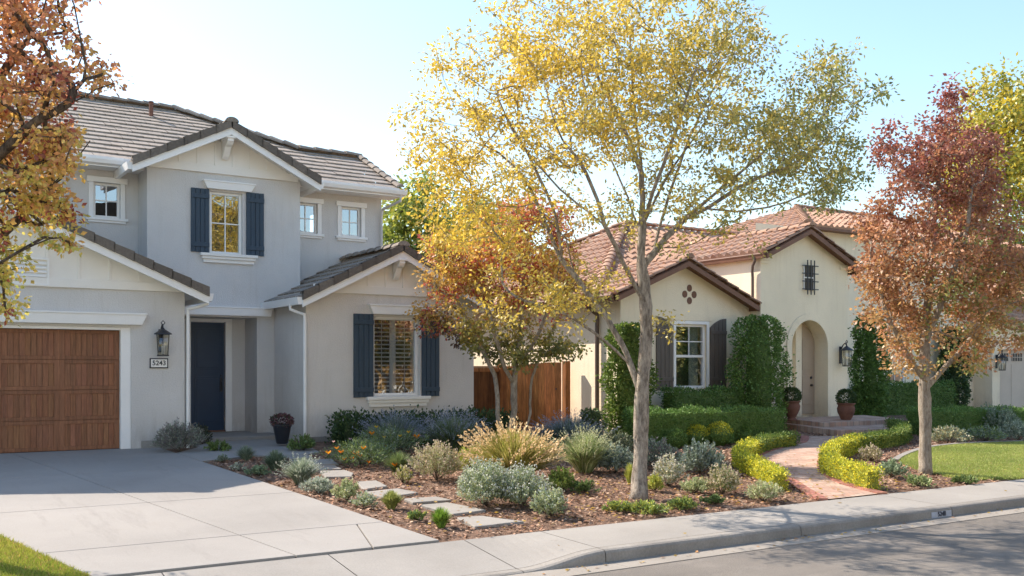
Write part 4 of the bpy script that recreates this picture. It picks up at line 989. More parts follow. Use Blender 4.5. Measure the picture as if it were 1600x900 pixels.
def lobes_targets(lobes, n, D0, depthR):
    """lobes (u, v, ru, rv, weight) measured on the photograph -> cluster centres spread in depth"""
    w_ = np.array([l[2] * l[3] * (l[4] if len(l) > 4 else 1) for l in lobes], float); w_ /= w_.sum(); out = []
    um = np.mean([l[0] for l in lobes]); 
    for _ in range(n):
        l = lobes[rng.choice(len(lobes), p=w_)]
        while True:
            a, b, c = rng.uniform(-1, 1, 3)
            if a * a + b * b + c * c <= 1: break
        dep = c * depthR * min(1.0, (l[2] + 60) / 160.0) + (l[5] if len(l) > 5 else 0)
        p = AT(l[0] + a * l[2], l[1] + b * l[3], D0 + dep * 1.0)
        # keep real spread: size measured at D0
        out.append(tuple(p))
    return np.array(out)
def uv_of(C):
    D = C[:, 0] * SA + C[:, 1] * CA; return 800 + F_PX * (C[:, 0] * CA - C[:, 1] * SA) / D, 575 - F_PX * (C[:, 2] - CAMZ) / D
def lateral(C, base):       # position across and up the tree, in metres
    return (C[:, 0] - base[0]) * CA - (C[:, 1] - base[1]) * SA, C[:, 2] - base[2]
def L_(pts, D0): return [tuple(AT(p[0], p[1], D0 + (p[2] if len(p) > 2 else 0))) for p in pts]
def mixcol(stops, t):       # piecewise linear palette
    t = np.clip(t, 0, 1); xs = [s[0] for s in stops]; return np.stack([np.interp(t, xs, [s[1][k] for s in stops]) for k in range(3)], 1)

# T1: big golden tree
D0 = 13.7; bx, by = G(997, 781); base1 = (bx, by, gz(by) - .03)
limbs = [[base1] + L_([(1001, 700), (1003, 620), (1008, 560), (1010, 500), (1006, 440), (1002, 400), (1004, 330), (1000, 250), (990, 160), (985, 60)], D0),
         L_([(1004, 610), (985, 570, .1), (960, 515, .2), (920, 460, .3), (878, 405, .5), (850, 345, .6), (825, 290, .7), (780, 240, .9), (720, 215, 1.0)], D0),
         L_([(878, 405, .5), (868, 340, .2), (835, 260, -.1), (790, 180, -.3), (760, 110, -.5)], D0),
         L_([(1008, 470), (975, 415, -.3), (945, 350, -.6), (915, 270, -.8), (870, 200, -1.0), (850, 120, -1.2)], D0),
         L_([(1006, 430), (1030, 385, .2), (1065, 345, .4), (1120, 300, .6), (1190, 240, .9), (1260, 170, 1.1)], D0),
         L_([(1065, 345, .4), (1110, 322, 0), (1170, 285, -.2), (1250, 250, -.3), (1320, 190, -.4)], D0),
         L_([(1003, 350), (1020, 300, -.3), (1050, 220, -.7), (1080, 130, -1.0), (1110, 30, -1.2)], D0),
         L_([(1000, 280), (975, 200, .5), (930, 110, .9), (900, 20, 1.1)], D0),
         L_([(1020, 390), (1045, 310, .7), (1080, 210, 1.0), (1130, 110, 1.3)], D0),
         L_([(1003, 380), (985, 320, .5), (955, 250, .9), (925, 180, 1.2)], D0), L_([(945, 350, -.6), (905, 320, -.3), (860, 280, 0), (810, 220, .2)], D0), L_([(1090, 325, .5), (1150, 330, .9), (1215, 320, 1.1), (1290, 290, 1.2)], D0),
         L_([(1003, 350), (1040, 280, .3), (1095, 200, .3), (1150, 120, .2)], D0), L_([(985, 570, .1), (930, 520, -.3), (880, 490, -.5), (820, 470, -.6)], D0)]
lob = [(700, 215, 85, 70), (760, 110, 95, 90), (850, 60, 110, 90, 1.1), (960, 60, 110, 100, 1.1), (1060, 40, 110, 90), (1150, 70, 70, 90, .9), (1090, 140, 100, 90), (900, 180, 130, 100, .9), (1010, 180, 100, 90, .7), (790, 260, 100, 70, .8), (880, 300, 90, 70, .45),
       (1180, 230, 90, 70, 1.2), (1250, 190, 70, 70, 1.3), (1300, 110, 45, 60, 1.4), (1335, 150, 45, 30, 1.3), (1290, 250, 75, 60, 1.4), (1150, 320, 90, 50, .7), (1240, 300, 70, 40, .7), (1050, 300, 100, 60, .6), (960, 330, 90, 60, .5), (1110, 370, 70, 30, .4), (700, 300, 60, 55, .9), (650, 190, 35, 35, .5), (760, 350, 75, 55, 1.0), (730, 400, 70, 50, .8), (860, 420, 60, 45, .8), (820, 480, 60, 30, .7), (900, 470, 45, 40, .9), (690, 340, 45, 40, .8), (930, 440, 40, 30, .6), (1010, 420, 25, 20, .5), (1180, 375, 50, 14, .4), (1030, 490, 35, 35, .35), (950, 120, 150, 140, .5)]
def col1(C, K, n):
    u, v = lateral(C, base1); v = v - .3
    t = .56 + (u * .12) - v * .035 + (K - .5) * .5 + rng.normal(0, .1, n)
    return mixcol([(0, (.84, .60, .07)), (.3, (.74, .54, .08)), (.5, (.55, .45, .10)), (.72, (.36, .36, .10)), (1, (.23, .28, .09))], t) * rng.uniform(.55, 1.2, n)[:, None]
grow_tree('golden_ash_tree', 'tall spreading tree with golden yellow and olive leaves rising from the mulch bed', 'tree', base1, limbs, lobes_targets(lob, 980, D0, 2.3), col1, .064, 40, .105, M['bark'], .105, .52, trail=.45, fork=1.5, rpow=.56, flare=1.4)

# T2: small multi-stem maple before the gate
D0 = 19.0; p = AT(792, 672, D0); base2 = (p.x, p.y, gz(p.y) - .02)
b2 = Vector(base2)
limbs = [[base2] + L_([(803, 640), (803, 600), (806, 570), (812, 530), (815, 480), (818, 420), (815, 360)], D0),
         [tuple(b2 + Vector((-.03, 0, 0)))] + L_([(779, 660), (777, 620), (772, 585), (755, 550), (735, 510), (715, 470), (700, 430)], D0 - .15),
         [tuple(b2 + Vector((.03, .03, 0)))] + L_([(826, 660), (829, 620), (832, 590), (845, 555), (862, 520), (880, 480)], D0 + .2),
         L_([(803, 600), (790, 575, -.2), (775, 530, -.3), (760, 470, -.3), (750, 400, -.3)], D0), L_([(806, 570), (828, 545, -.3), (850, 500, -.5), (870, 430, -.5), (880, 370, -.4)], D0)]
lob2 = [(800, 345, 50, 35, .8), (780, 390, 75, 45, .8), (850, 370, 70, 55), (730, 440, 75, 50), (820, 450, 90, 55), (880, 450, 45, 50, .8), (700, 400, 50, 40, .9), (695, 500, 40, 26, .8), (662, 492, 18, 18, .7), (740, 520, 60, 35, 1.1), (820, 540, 80, 30, 1.1), (890, 545, 35, 14, 1.1), (780, 560, 50, 18, .8), (690, 545, 25, 12, .5), (830, 330, 50, 30)]
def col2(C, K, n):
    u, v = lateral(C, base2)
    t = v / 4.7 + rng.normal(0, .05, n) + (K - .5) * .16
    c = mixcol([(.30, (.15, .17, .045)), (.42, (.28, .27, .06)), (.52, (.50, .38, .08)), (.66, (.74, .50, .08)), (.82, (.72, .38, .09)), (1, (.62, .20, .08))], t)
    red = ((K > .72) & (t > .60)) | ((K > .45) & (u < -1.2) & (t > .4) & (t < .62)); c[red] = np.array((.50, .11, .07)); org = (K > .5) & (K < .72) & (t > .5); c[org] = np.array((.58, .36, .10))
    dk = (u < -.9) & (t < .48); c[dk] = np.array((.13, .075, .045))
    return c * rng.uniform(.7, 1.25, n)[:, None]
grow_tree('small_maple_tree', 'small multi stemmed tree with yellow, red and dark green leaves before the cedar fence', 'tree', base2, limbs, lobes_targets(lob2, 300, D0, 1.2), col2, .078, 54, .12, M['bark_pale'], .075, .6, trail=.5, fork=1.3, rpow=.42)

# T3: red tree on the right
D0 = 16.9; bx, by = G(1446, 741); base3 = (bx, by, gz(by) - .03)
limbs = [[base3] + L_([(1446, 690), (1446, 640), (1444, 590), (1446, 520), (1452, 440), (1460, 340), (1470, 240), (1482, 150)], D0),
         L_([(1445, 610), (1462, 590, .1), (1485, 565, .3), (1515, 530, .5), (1550, 480, .6), (1570, 420, .7)], D0), L_([(1445, 600), (1430, 575, -.2), (1410, 540, -.4), (1385, 490, -.5), (1370, 430, -.5)], D0),
         L_([(1446, 560), (1430, 490, .4), (1405, 400, .7), (1390, 300, .8)], D0), L_([(1448, 530), (1480, 450, -.4), (1510, 360, -.7), (1520, 280, -.6)], D0), L_([(1452, 440), (1490, 380, .2), (1540, 330, .4)], D0)]
lob3 = [(1480, 170, 26, 45, 1), (1470, 230, 60, 45), (1390, 215, 28, 30, .7), (1420, 250, 55, 40, .9), (1500, 250, 65, 55), (1540, 250, 40, 30, .6), (1440, 310, 85, 55), (1530, 320, 60, 50), (1370, 350, 35, 22, .8), (1410, 380, 75, 50), (1500, 390, 90, 55), (1570, 400, 45, 60), (1380, 440, 50, 45), (1450, 460, 100, 60, 1.1), (1540, 460, 75, 55, 1.1), (1600, 440, 50, 60), (1400, 510, 60, 35), (1470, 530, 85, 35), (1560, 520, 55, 30), (1405, 560, 28, 22, .8), (1445, 565, 45, 18, .8), (1520, 560, 30, 18, .6)]
def col3(C, K, n):
    u, v = lateral(C, base3); t = (v - 1.7) / 5.0 + rng.normal(0, .12, n) + (K - .5) * .35
    c = mixcol([(0, (.56, .36, .13)), (.25, (.48, .26, .10)), (.5, (.39, .18, .09)), (.75, (.34, .13, .08)), (1, (.33, .10, .075))], t)
    g_ = (K > .78) & (t < .6) & (u > -.2); c[g_] = np.array((.34, .36, .10)); o_ = (K < .2) & (t < .7); c[o_] = np.array((.58, .28, .13))
    return c * rng.uniform(.7, 1.3, n)[:, None]
grow_tree('red_pear_tree', 'young street tree with dusty red and orange autumn leaves beside the right lawn', 'tree', base3, limbs, lobes_targets(lob3, 500, D0, 1.5), col3, .072, 52, .115, M['bark_pale'], .10, .62, trail=.5, fork=1.45, rpow=.45, flare=1.25)

# T4: tree at the left edge of the photo
D0 = 9.6; p = AT(-150, 600, D0); base4 = (p.x, p.y, gz(p.y) - .03)
limbs = [[base4] + L_([(-150, 700), (-148, 600), (-140, 500), (-120, 380), (-100, 240), (-80, 100), (-60, -60)], D0),
         L_([(-145, 520), (-90, 440, .2), (-20, 390, .4), (40, 330, .5), (100, 270, .5), (140, 220, .5)], D0), L_([(-130, 420), (-70, 330, -.3), (-10, 250, -.5), (60, 190, -.6), (130, 150, -.6)], D0),
         L_([(-125, 380), (-60, 230, .5), (0, 120, .7), (60, 40, .8), (100, -30, .8)], D0), L_([(-145, 520), (-100, 480, -.5), (-40, 440, -.7), (20, 400, -.8), (80, 370, -.8)], D0), L_([(-145, 520), (-220, 400, .3), (-300, 250, .5), (-340, 120, .5)], D0), L_([(-125, 380), (-200, 220, -.5), (-260, 60, -.8)], D0)]
lob4 = [(60, 40, 55, 60), (10, 20, 60, 60), (100, 110, 70, 55), (150, 130, 38, 32, .9), (30, 140, 75, 60), (60, 210, 80, 50), (140, 170, 30, 20, .5), (10, 260, 70, 60), (100, 235, 50, 35, 1.2), (50, 310, 70, 45), (105, 320, 38, 22, 1.1), (70, 270, 60, 30), (20, 370, 60, 45), (90, 370, 45, 18, 1), (0, 430, 42, 36), (30, 400, 35, 25), (5, 475, 30, 24, .9), (20, 495, 14, 10, .5), (-80, 100, 100, 130), (-80, 300, 100, 120), (-200, 100, 110, 130, .7), (-220, 300, 110, 120, .7), (-60, -60, 140, 90, .8), (90, -20, 50, 50, .7), (-300, 200, 80, 120, .5)]
def col4(C, K, n):
    u, v = lateral(C, base4); t = 1 - (v - 2.0) / 3.6 + rng.normal(0, .12, n) + (K - .5) * .5
    c = mixcol([(0, (.60, .27, .14)), (.3, (.66, .33, .12)), (.5, (.74, .46, .11)), (.75, (.66, .54, .12)), (1, (.46, .48, .11))], t)
    r_ = (K > .88); c[r_] = np.array((.40, .10, .06)); return c * rng.uniform(.7, 1.3, n)[:, None]
grow_tree('autumn_maple_tree', 'maple with rust, orange and olive leaves at the left edge before the garage', 'tree', base4, limbs, lobes_targets(lob4, 500, D0, 1.3), col4, .056, 38, .08, M['bark_dark'], .12, .75, trail=.5, fork=1.6, rpow=.45)

# background trees
def simple_tree(name, label, u, v0, v1, D, ru, colors, weights, n=130, per=90, leaf=.16, spread=.38, bark_='bark_dark', lobes=None, group=None):
    p = AT(u, 575, D); base = (p.x, p.y, -.1); ztop = CAMZ + (575 - v0) / F_PX * D; zb = max(1.0, CAMZ + (575 - v1) / F_PX * D); R = ru / F_PX * D
    T = []
    while len(T) < n:
        q = rng.normal(size=3); q /= np.linalg.norm(q); q *= rng.uniform(.35, 1) ** .5
        if q[2] < -.9: continue
        h = (ztop - zb) / 2; rr = R * (1 + .12 * math.sin(3 * math.atan2(q[1], q[0]) + u)); T.append((base[0] + q[0] * rr, base[1] + q[1] * rr, zb + h + q[2] * h))
    T = np.array(T); mid = [base, (base[0] + .05, base[1], zb * .6), (base[0] - .05, base[1] + .1, zb + (ztop - zb) * .3), (base[0], base[1], zb + (ztop - zb) * .75)]
    def cf(C, K, n_):
        c = np.array(colors); w_ = np.cumsum(np.array(weights) / sum(weights)); idx = np.searchsorted(w_, np.clip(K * .8 + rng.random(n_) * .2, 0, .999)); return c[idx] * rng.uniform(.7, 1.25, n_)[:, None]
    grow_tree(name, label, 'tree', base, [mid], T, cf, leaf, per, spread, M[bark_], .16, .6, trail=.4, fork=zb * .5, twigr=.008, group=group)
YG_ = [(.55, .46, .05), (.40, .40, .06), (.26, .30, .06), (.62, .48, .05)]
simple_tree('yellow_tree', 'bright yellow green tree behind the red tree at the right edge', 1575, 108, 520, 50, 105, YG_, [3, 2, 1, 3], 230, 110, .24, .6)
simple_tree('yellow_tree', 'light green tree top behind the grey house right corner', 655, 262, 560, 33, 62, [(.22, .30, .05), (.34, .38, .06), (.48, .42, .06)], [3, 3, 1], 120, 90, .17, .38)
simple_tree('yellow_tree', 'pale golden tree rising between the two houses', 745, 300, 560, 37, 70, YG_, [2, 2, 3, 1], 120, 90, .18, .42)
simple_tree('olive_tree', 'dull green tree behind the clay roof', 865, 390, 560, 40, 60, [(.16, .20, .06), (.24, .26, .08)], [2, 1], 90, 80, .2, .42)
simple_tree('olive_tree', 'green tree beyond the side garage at the far right', 1700, 330, 600, 48, 150, [(.16, .22, .06), (.24, .28, .08)], [2, 1], 120, 80, .24, .55)
# unseen pale houses added across the street so sunlit fronts light the shaded facades
for k, (xa, xb, lab, cw, hh) in enumerate(((-16, 1, 'added white house across the street for bounce light, left of the three', 'white', 7.4), (5, 21, 'added cream house across the street for bounce light, middle of the three', 'cream', 7.4), (25, 42, 'added white house across the street for bounce light, right of the three', 'white', 7.4))):
    P = thing('bounce_house', lab + ', sunlit front', 'house', ((xa + xb) / 2, -18, -.55), 'added bounce houses across the street'); yy = -9.5
    m = MB(); m.box(xa, xb, yy - 9, yy, -.55, hh); m.build('wall', M[cw], P)
    m = MB(); m.prism([(xa - .5, hh + .002), (xb + .5, hh + .002), (xb - 2.5, hh + 2.3), (xa + 2.5, hh + 2.3)], yy - 9.5, yy + .6); m.build('roof', M['tile'], P)
    for j in range(4):
        x0 = xa + 1.4 + j * (xb - xa - 2) / 4; m = MB(); m.box(x0, x0 + 1.2, yy, yy + .06, 3.4, 4.7); W = m.build('window', M['inside'], P); m = MB(); m.box(x0 - .08, x0 + 1.28, yy + .0, yy + .1, 3.28, 3.39); m.build('sill', M['white'], W)
    m = MB(); m.box(xa + 1.2, xa + 6, yy, yy + .06, -.5, 1.8); m.build('garage_door', M['greige'], P)
    m = MB(); m.box(xb - 4, xb - 3, yy, yy + .06, -.5, 1.7); m.build('front_door', M['navydoor'], P)
    m = MB(); m.slab([(xa + 1, yy + .1), (xa + 6.4, yy + .1), (xa + 6.4, -4.62), (xa + 1, -4.62)], 0, .05, lambda y: -.49); tag(m.build('driveway', M['walk']), kind='structure')  # far driveway, added as one more bounce surface
# trees across the street (seen in the window reflections)
for i, (X, Y, zt_, c) in enumerate(((12.5, -6.8, 4.6, 0), (21.5, -6.6, 5.0, 0), (38.5, -6.8, 4.6, 1))):
    base = (X, Y, -.62); T = []
    while len(T) < 90:
        q = rng.normal(size=3); q /= np.linalg.norm(q); q *= rng.uniform(.3, 1) ** .5; T.append((X + q[0] * 2.3, Y + q[1] * 1.7, .2 + (zt_) / 2 + q[2] * zt_ / 2))
    cc = ((.34, .20, .05), (.22, .22, .05))[c]
    grow_tree('street_tree', ('amber', 'olive', 'rusty', 'green', 'ochre')[i] + ' street tree on the far side of the road', 'tree', base, [[base, (X, Y, 1.5), (X, Y, zt_ * .7)]], np.array(T), lambda C, K, n_, cc=cc: np.array(cc)[None] * rng.uniform(.6, 1.4, n_)[:, None], .26, 70, .5, M['bark_dark'], .16, .7, fork=.8, twigr=.01, group='trees across the street')

# ------------------------------------------------------------------ hedges and shrubs
GRN = [(.09, .17, .035), (.12, .22, .045), (.16, .28, .06)]
GLD = [(.66, .62, .04), (.48, .52, .05), (.82, .72, .06)]
def hedge(name, label, path, wd, hgt, cols, wts, leaf=.04, dens=1500, closed_col=None, z0f=None, colf=None, rough=.025, group=None):
    pts = [Vector((p[0], p[1])) for p in path]; L = [0]
    for a, b in zip(pts[:-1], pts[1:]): L.append(L[-1] + (b - a).length)
    tot = L[-1]; per = 2 * hgt + wd; n = int(dens * (tot * per + 2 * wd * hgt))
    def at(s):
        k = int(np.clip(np.searchsorted(L, s, side='right') - 1, 0, len(pts) - 2)); t = (s - L[k]) / max(1e-6, L[k + 1] - L[k]); d = (pts[k + 1] - pts[k]).normalized(); return pts[k] + (pts[k + 1] - pts[k]) * t, d
    S = rng.uniform(0, tot, n); endn = int(n * 2 * wd * hgt / (tot * per + 2 * wd * hgt)); S[:endn // 2] = 0; S[endn // 2:endn] = tot
    C = np.zeros((n, 3)); Nm = np.zeros((n, 3)); sp = np.zeros(n)
    for i in range(n):
        p, d = at(S[i]); nn2 = Vector((-d.y, d.x)); wob = 1 + .05 * math.sin(S[i] * 5) + .04 * math.sin(S[i] * 13 + 1)
        hh = hgt * wob
        if i < endn:
            a = rng.uniform(-.5, .5) * wd; z = rng.uniform(.02, 1) * hh; e = (-1 if S[i] == 0 else 1); no = Vector((d.x * e, d.y * e, .2)); q = p + nn2 * a + d * (e * .02)
        else:
            t = rng.uniform(0, per)
            if t < hgt: a, z, no = -wd / 2, t, Vector((-nn2.x, -nn2.y, .15))
            elif t < hgt + wd: a, z, no = t - hgt - wd / 2, hh, Vector((0, 0, 1))
            else: a, z, no = wd / 2, t - hgt - wd, Vector((nn2.x, nn2.y, .15))
            z = z * hh / hgt if t < hgt or t > hgt + wd else z
            cr = .05
            if abs(a) > wd / 2 - cr and z > hh - cr: a *= .96; z -= .015
            q = p + nn2 * a
        C[i] = (q.x, q.y, z + (z0f or gz)(q.y)); Nm[i] = no; sp[i] = S[i] / tot
    C += rng.normal(0, rough, (n, 3)); C -= Nm * rng.uniform(0, .05, n)[:, None]
    C[:, 2] = np.maximum(C[:, 2], gzv(C[:, 1]) + .01)
    D = Nm + rng.normal(0, .7, (n, 3)); D[:, 2] += .5; Ls = leaf * rng.uniform(.6, 1.3, n); Q = leafquads(C, D, Ls, Ls * .6)
    c = colf(C, sp, n) if colf else pal(cols, wts, n)
    cx, cy = float(C[:, 0].mean()), float(C[:, 1].mean()); loc = (cx, cy, gz(cy)); P = thing(name, label, 'hedge', loc, group)
    quads('foliage', Q, c, M['shrub'], P, loc)
    m = MB(); k = max(2, int(tot / .25)); ring = []; mean = tuple(float(x_) * .8 for x_ in np.array(c).mean(0))  # solid inner core, mean leaf colour made darker
    for i in range(k + 1):
        p, d = at(min(tot - 1e-4, max(1e-4, tot * i / k))); 
        if i == 0: p = p + d * .04
        if i == k: p = p - d * .04
        nn2 = Vector((-d.y, d.x)); h2 = hgt - .05; w2 = wd / 2 - .045; z0 = (z0f or gz)(p.y); ring.append([(p.x - nn2.x * w2, p.y - nn2.y * w2, z0), (p.x - nn2.x * w2, p.y - nn2.y * w2, z0 + h2), (p.x + nn2.x * w2, p.y + nn2.y * w2, z0 + h2), (p.x + nn2.x * w2, p.y + nn2.y * w2, z0)])
    for a, b in zip(ring[:-1], ring[1:]):
        for j in range(3): m.poly([a[j], b[j], b[j + 1], a[j + 1]], mean)
    m.poly(ring[0], mean); m.poly(ring[-1], mean)
    m.build('leaf_core', M['shrub'], P); return P
def goldgreen(split):
    def f(C, s, n):
        g_ = pal(GLD, [2, 2, 2], n); d_ = pal([(.09, .16, .03), (.14, .22, .04)], [1, 1], n); k = (s + rng.normal(0, .03, n)) > split; out = g_.copy(); out[k] = d_[k]
        mixk = rng.random(n) < .22; out[mixk] = pal([(.25, .30, .05)], [1], int(mixk.sum())); return out
    return f
hp = resample([G(*p) for p in ((1218, 768), (1196, 751), (1168, 738), (1157, 727), (1168, 716), (1200, 703), (1240, 697))], 24)
hedge('boxwood_hedge', 'low curved hedge of golden leaves along the left side of the brick path', hp, .25, .29, None, None, .035, 2300, colf=goldgreen(.68))
hp = resample([G(*p) for p in ((1366, 767), (1330, 756), (1300, 744), (1296, 730), (1306, 718), (1340, 706), (1378, 700), (1404, 694), (1412, 684), (1392, 676))], 30)
hedge('boxwood_hedge', 'low curved hedge of golden leaves along the right side of the brick path', hp, .27, .33, None, None, .035, 2300, colf=goldgreen(.50))
gA, gB = G(928, 688), G(1218, 688)
hedge('clipped_hedge', 'long clipped dark green hedge in front of the shuttered window', [(gA[0], 15.45), (16.62, 15.05)], .55, .72, GRN, [1, 2, 2], .04, 1900)
hedge('clipped_hedge', 'darker hedge directly under the shuttered window', [(15.2, 17.0), (17.4, 16.95)], .5, 1.0, GRN, [2, 2, 1], .05, 1300)
hedge('clipped_hedge', 'clipped rectangular green hedge behind the red tree trunk', [(21.0, 14.75), (25.3, 13.9)], .6, .62, GRN, [1, 2, 2], .04, 1700)
hedge('clipped_hedge', 'dark hedge against the shaded wall behind the red tree', [(25.2, 19.6), (29.3, 19.4)], .7, .95, GRN, [3, 2, 1], .06, 700)
hedge('loose_hedge', 'loose dark green hedge under the white sill of the grey house', [(7.5, 17.75), (8.6, 17.6), (9.7, 17.5), (11.1, 17.4)], .75, .50, [(.035, .07, .02), (.05, .09, .025), (.08, .13, .035)], [2, 2, 1], .07, 900, rough=.07)
def column(name, label, u0, u1, v0, v1, Y, cols, wts, depth=.6, n=9000, leaf=.07, cat='shrub'):
    x0, zt = PX(u0, v0, Y); x1, _ = PX(u1, v0, Y); zb = -.05; cx = (x0 + x1) / 2; R = (x1 - x0) / 2
    t = rng.random(n); a = rng.uniform(0, 2 * np.pi, n); z = zb + (zt - zb) * t
    prof = (.72 + .28 * np.sin(np.pi * np.clip(t * 1.1, 0, 1)) + .13 * np.sin(t * 17 + a * 2) + .10 * np.sin(a * 5 + t * 9) + .08 * np.sin(t * 41 + a * 7)) * np.where(t > .9, np.sqrt(np.clip(1 - ((t - .9) / .1) ** 2, 0, 1)) * .8 + .2, 1)
    rr = prof * np.sqrt(rng.uniform(.45, 1.05, n)) * np.where(rng.random(n) < .06, rng.uniform(1, 1.3, n), 1); C = np.stack([cx + R * rr * np.cos(a), Y + depth * .5 * rr * np.sin(a), z], 1)
    D = np.stack([np.cos(a), np.sin(a), np.full(n, .2)], 1) + rng.normal(0, .7, (n, 3)); Ls = leaf * rng.uniform(.6, 1.3, n); loc = (cx, Y, 0)
    P = thing(name, label, cat, loc); quads('foliage', leafquads(C, D, Ls, Ls * .62), pal(cols, wts, n), M['shrub'], P, loc)
    m = MB(); mean = tuple(np.array(cols).mean(0) * .8); m.lathe(cx, Y, [(.03, zb), (min(R, depth / 2) * .62, zb + .1), (min(R, depth / 2) * .7, zt * .5), (min(R, depth / 2) * .5, zt * .93), (.02, zt * .97)], 12, mean); m.build('leaf_core', M['shrub'], P)  # solid core inside the leaves, darker than their mean colour
VG = [(.09, .17, .035), (.13, .23, .05), (.18, .29, .065)]
column('privet_shrub', 'tall upright green shrub left of the arched entry', 1146, 1224, 492, 640, 16.85, VG, [1, 2, 2], .9, 13000, .065)
column('privet_shrub', 'leafy green shrub against the sunny wall behind the big trunk', 950, 1014, 505, 650, 17.1, [(.10, .17, .03), (.16, .24, .045), (.24, .30, .06)], [1, 2, 1], .8, 11000, .07)
column('climbing_vine', 'dark climbing vine on the wall right of the arched entry', 1334, 1385, 492, 640, 18.6, GRN, [2, 2, 1], .5, 11000, .08, 'vine')
column('climbing_vine', 'vine climbing the wall beside the side garage', 1470, 1512, 510, 620, 20.1, [(.05, .09, .03), (.09, .15, .04)], [2, 1], .5, 7000, .10, 'vine')
column('leafy_bush', 'small leafy bush at the left end of the long clipped hedge', 912, 936, 640, 690, 15.6, [(.08, .12, .05), (.13, .18, .06)], [1, 1], .5, 1500, .06)

SILV = [(.46, .50, .40), (.36, .42, .30), (.58, .60, .50)]; SAGE = [(.25, .31, .22), (.19, .25, .16), (.34, .39, .29)]; BLUE = [(.23, .29, .26), (.18, .24, .17), (.30, .36, .33)]
BEIGE = [(.60, .51, .34), (.50, .45, .25), (.40, .40, .18)]; LIME = [(.48, .50, .09), (.36, .42, .08), (.56, .55, .14)]; MID = [(.16, .24, .07), (.23, .31, .10), (.12, .18, .05)]; PALE = [(.46, .50, .25), (.36, .43, .19), (.56, .58, .34)]
PURP = [(.24, .22, .20), (.18, .19, .15), (.29, .25, .24)]
def shrub(name, label, u, vb, wpx, hpx, cols, wts, kind='mound', n=1800, leaf=.03, tip=None, tipn=0, cat='shrub', aspect=.45, group=None, flowers=None, z0=None):
    x, y = G(u, vb); r = ray(u, vb); D = y / r.y; R = wpx / 2 / F_PX * D; H = hpx / F_PX * D; y += R * .45; x += R * .3; zb = (gz(y) if z0 is None else z0)
    loc = (x, y, zb); P = thing(name, label, cat, loc, group)
    Cs, Ds, Ls, Ws, cs = [], [], [], [], []
    if kind == 'mound':
        st = max(30, n // 26); a = rng.uniform(0, 2 * np.pi, st); q = np.sqrt(rng.random(st)); lump = 1 + .16 * np.sin(3 * a + u) + .1 * np.sin(5 * a + 2 * u)
        ex = R * q * np.cos(a) * lump; ey = R * q * np.sin(a) * lump; ez = H * np.sqrt(np.clip(1 - (q * .93) ** 2, 0, 1)) * rng.uniform(.72, 1.1, st)
        ez = np.maximum(ez, H * .12)
        k = rng.integers(0, st, n); t = np.sqrt(rng.uniform(.12, 1, n)); 
        C = np.stack([ex[k] * (.25 + .75 * t), ey[k] * (.25 + .75 * t), ez[k] * t], 1) + rng.normal(0, R * .03, (n, 3)); C[:, 2] = np.maximum(C[:, 2], .01)
        D_ = np.stack([ex[k], ey[k], ez[k] + H * .3], 1); D_ /= np.linalg.norm(D_, axis=1)[:, None]; D_ += rng.normal(0, .55, (n, 3)); L = leaf * rng.uniform(.6, 1.4, n)
        Cs.append(C); Ds.append(D_); Ls.append(L); Ws.append(L * aspect); cs.append(pal(cols, wts, n))
        stems = MB()
        for i in range(0, st, max(1, st // 22)): stems.tube([loc, (x + ex[i] * .55, y + ey[i] * .55, zb + ez[i] * .6), (x + ex[i] * .95, y + ey[i] * .95, zb + ez[i] * .95)], .004, 3, False, (.12, .09, .06))
        stems.build('stems', M['shrub'], P)
        if tip is not None:
            k = rng.integers(0, st, tipn); C = np.stack([ex[k], ey[k], ez[k]], 1) * rng.uniform(.93, 1.1, tipn)[:, None] + rng.normal(0, R * .03, (tipn, 3)); C[:, 2] = np.maximum(C[:, 2], .02); L = leaf * rng.uniform(.5, .9, tipn)
            Cs.append(C); Ds.append(rand_dirs(tipn) + np.array([0, 0, .6])); Ls.append(L); Ws.append(L * .9); cs.append(pal(tip, [1] * len(tip), tipn))
    else:    # grassy blades from the centre, arching
        a = rng.uniform(0, 2 * np.pi, n); q = rng.random(n) ** .6; h = H * rng.uniform(.55, 1.08, n) * (1 - .35 * q ** 2); e = R * q * rng.uniform(.7, 1.1, n)
        b0 = np.stack([np.cos(a) * R * .22 * q, np.sin(a) * R * .22 * q, 0 * a], 1); e1 = np.stack([np.cos(a) * e * .5, np.sin(a) * e * .5, h * .66], 1); e2 = np.stack([np.cos(a) * e, np.sin(a) * e, h], 1)
        wv = np.stack([-np.sin(a), np.cos(a), 0 * a], 1) * (leaf * .12 * rng.uniform(.6, 1.3, n))[:, None] + rng.normal(0, leaf * .03, (n, 3))
        c = pal(cols, wts, n); V1 = np.stack([b0 - wv, b0 + wv, e1 + wv * .8, e1 - wv * .8], 1); V2 = np.stack([e1 - wv * .8, e1 + wv * .8, e2 + wv * .15, e2 - wv * .15], 1)
        V = np.concatenate([V1, V2]) + np.array(loc); quads('blades', V, np.concatenate([c, c]), M['grass'], P, loc)
        if tip is not None:      # seed heads / flower spikes: small florets on the blade ends
            per = 14; k = rng.choice(n, tipn, replace=False); kk = np.repeat(k, per); s = np.tile(np.linspace(0, 1, per), tipn); dirn = (e2 - e1); dirn /= np.linalg.norm(dirn, axis=1)[:, None]
            hl = H * (.30 if kind == 'plume' else .3); C = e2[kk] + dirn[kk] * ((s - .2) * hl)[:, None] * 1.0 + rng.normal(0, leaf * .12, (len(kk), 3)); L = np.full(len(kk), leaf * (.62 if kind == 'plume' else .4)); Cs.append(C); Ds.append(dirn[kk] + rng.normal(0, .35, (len(kk), 3))); Ls.append(L); Ws.append(L * .5); cs.append(pal(tip, [1] * len(tip), len(kk)))
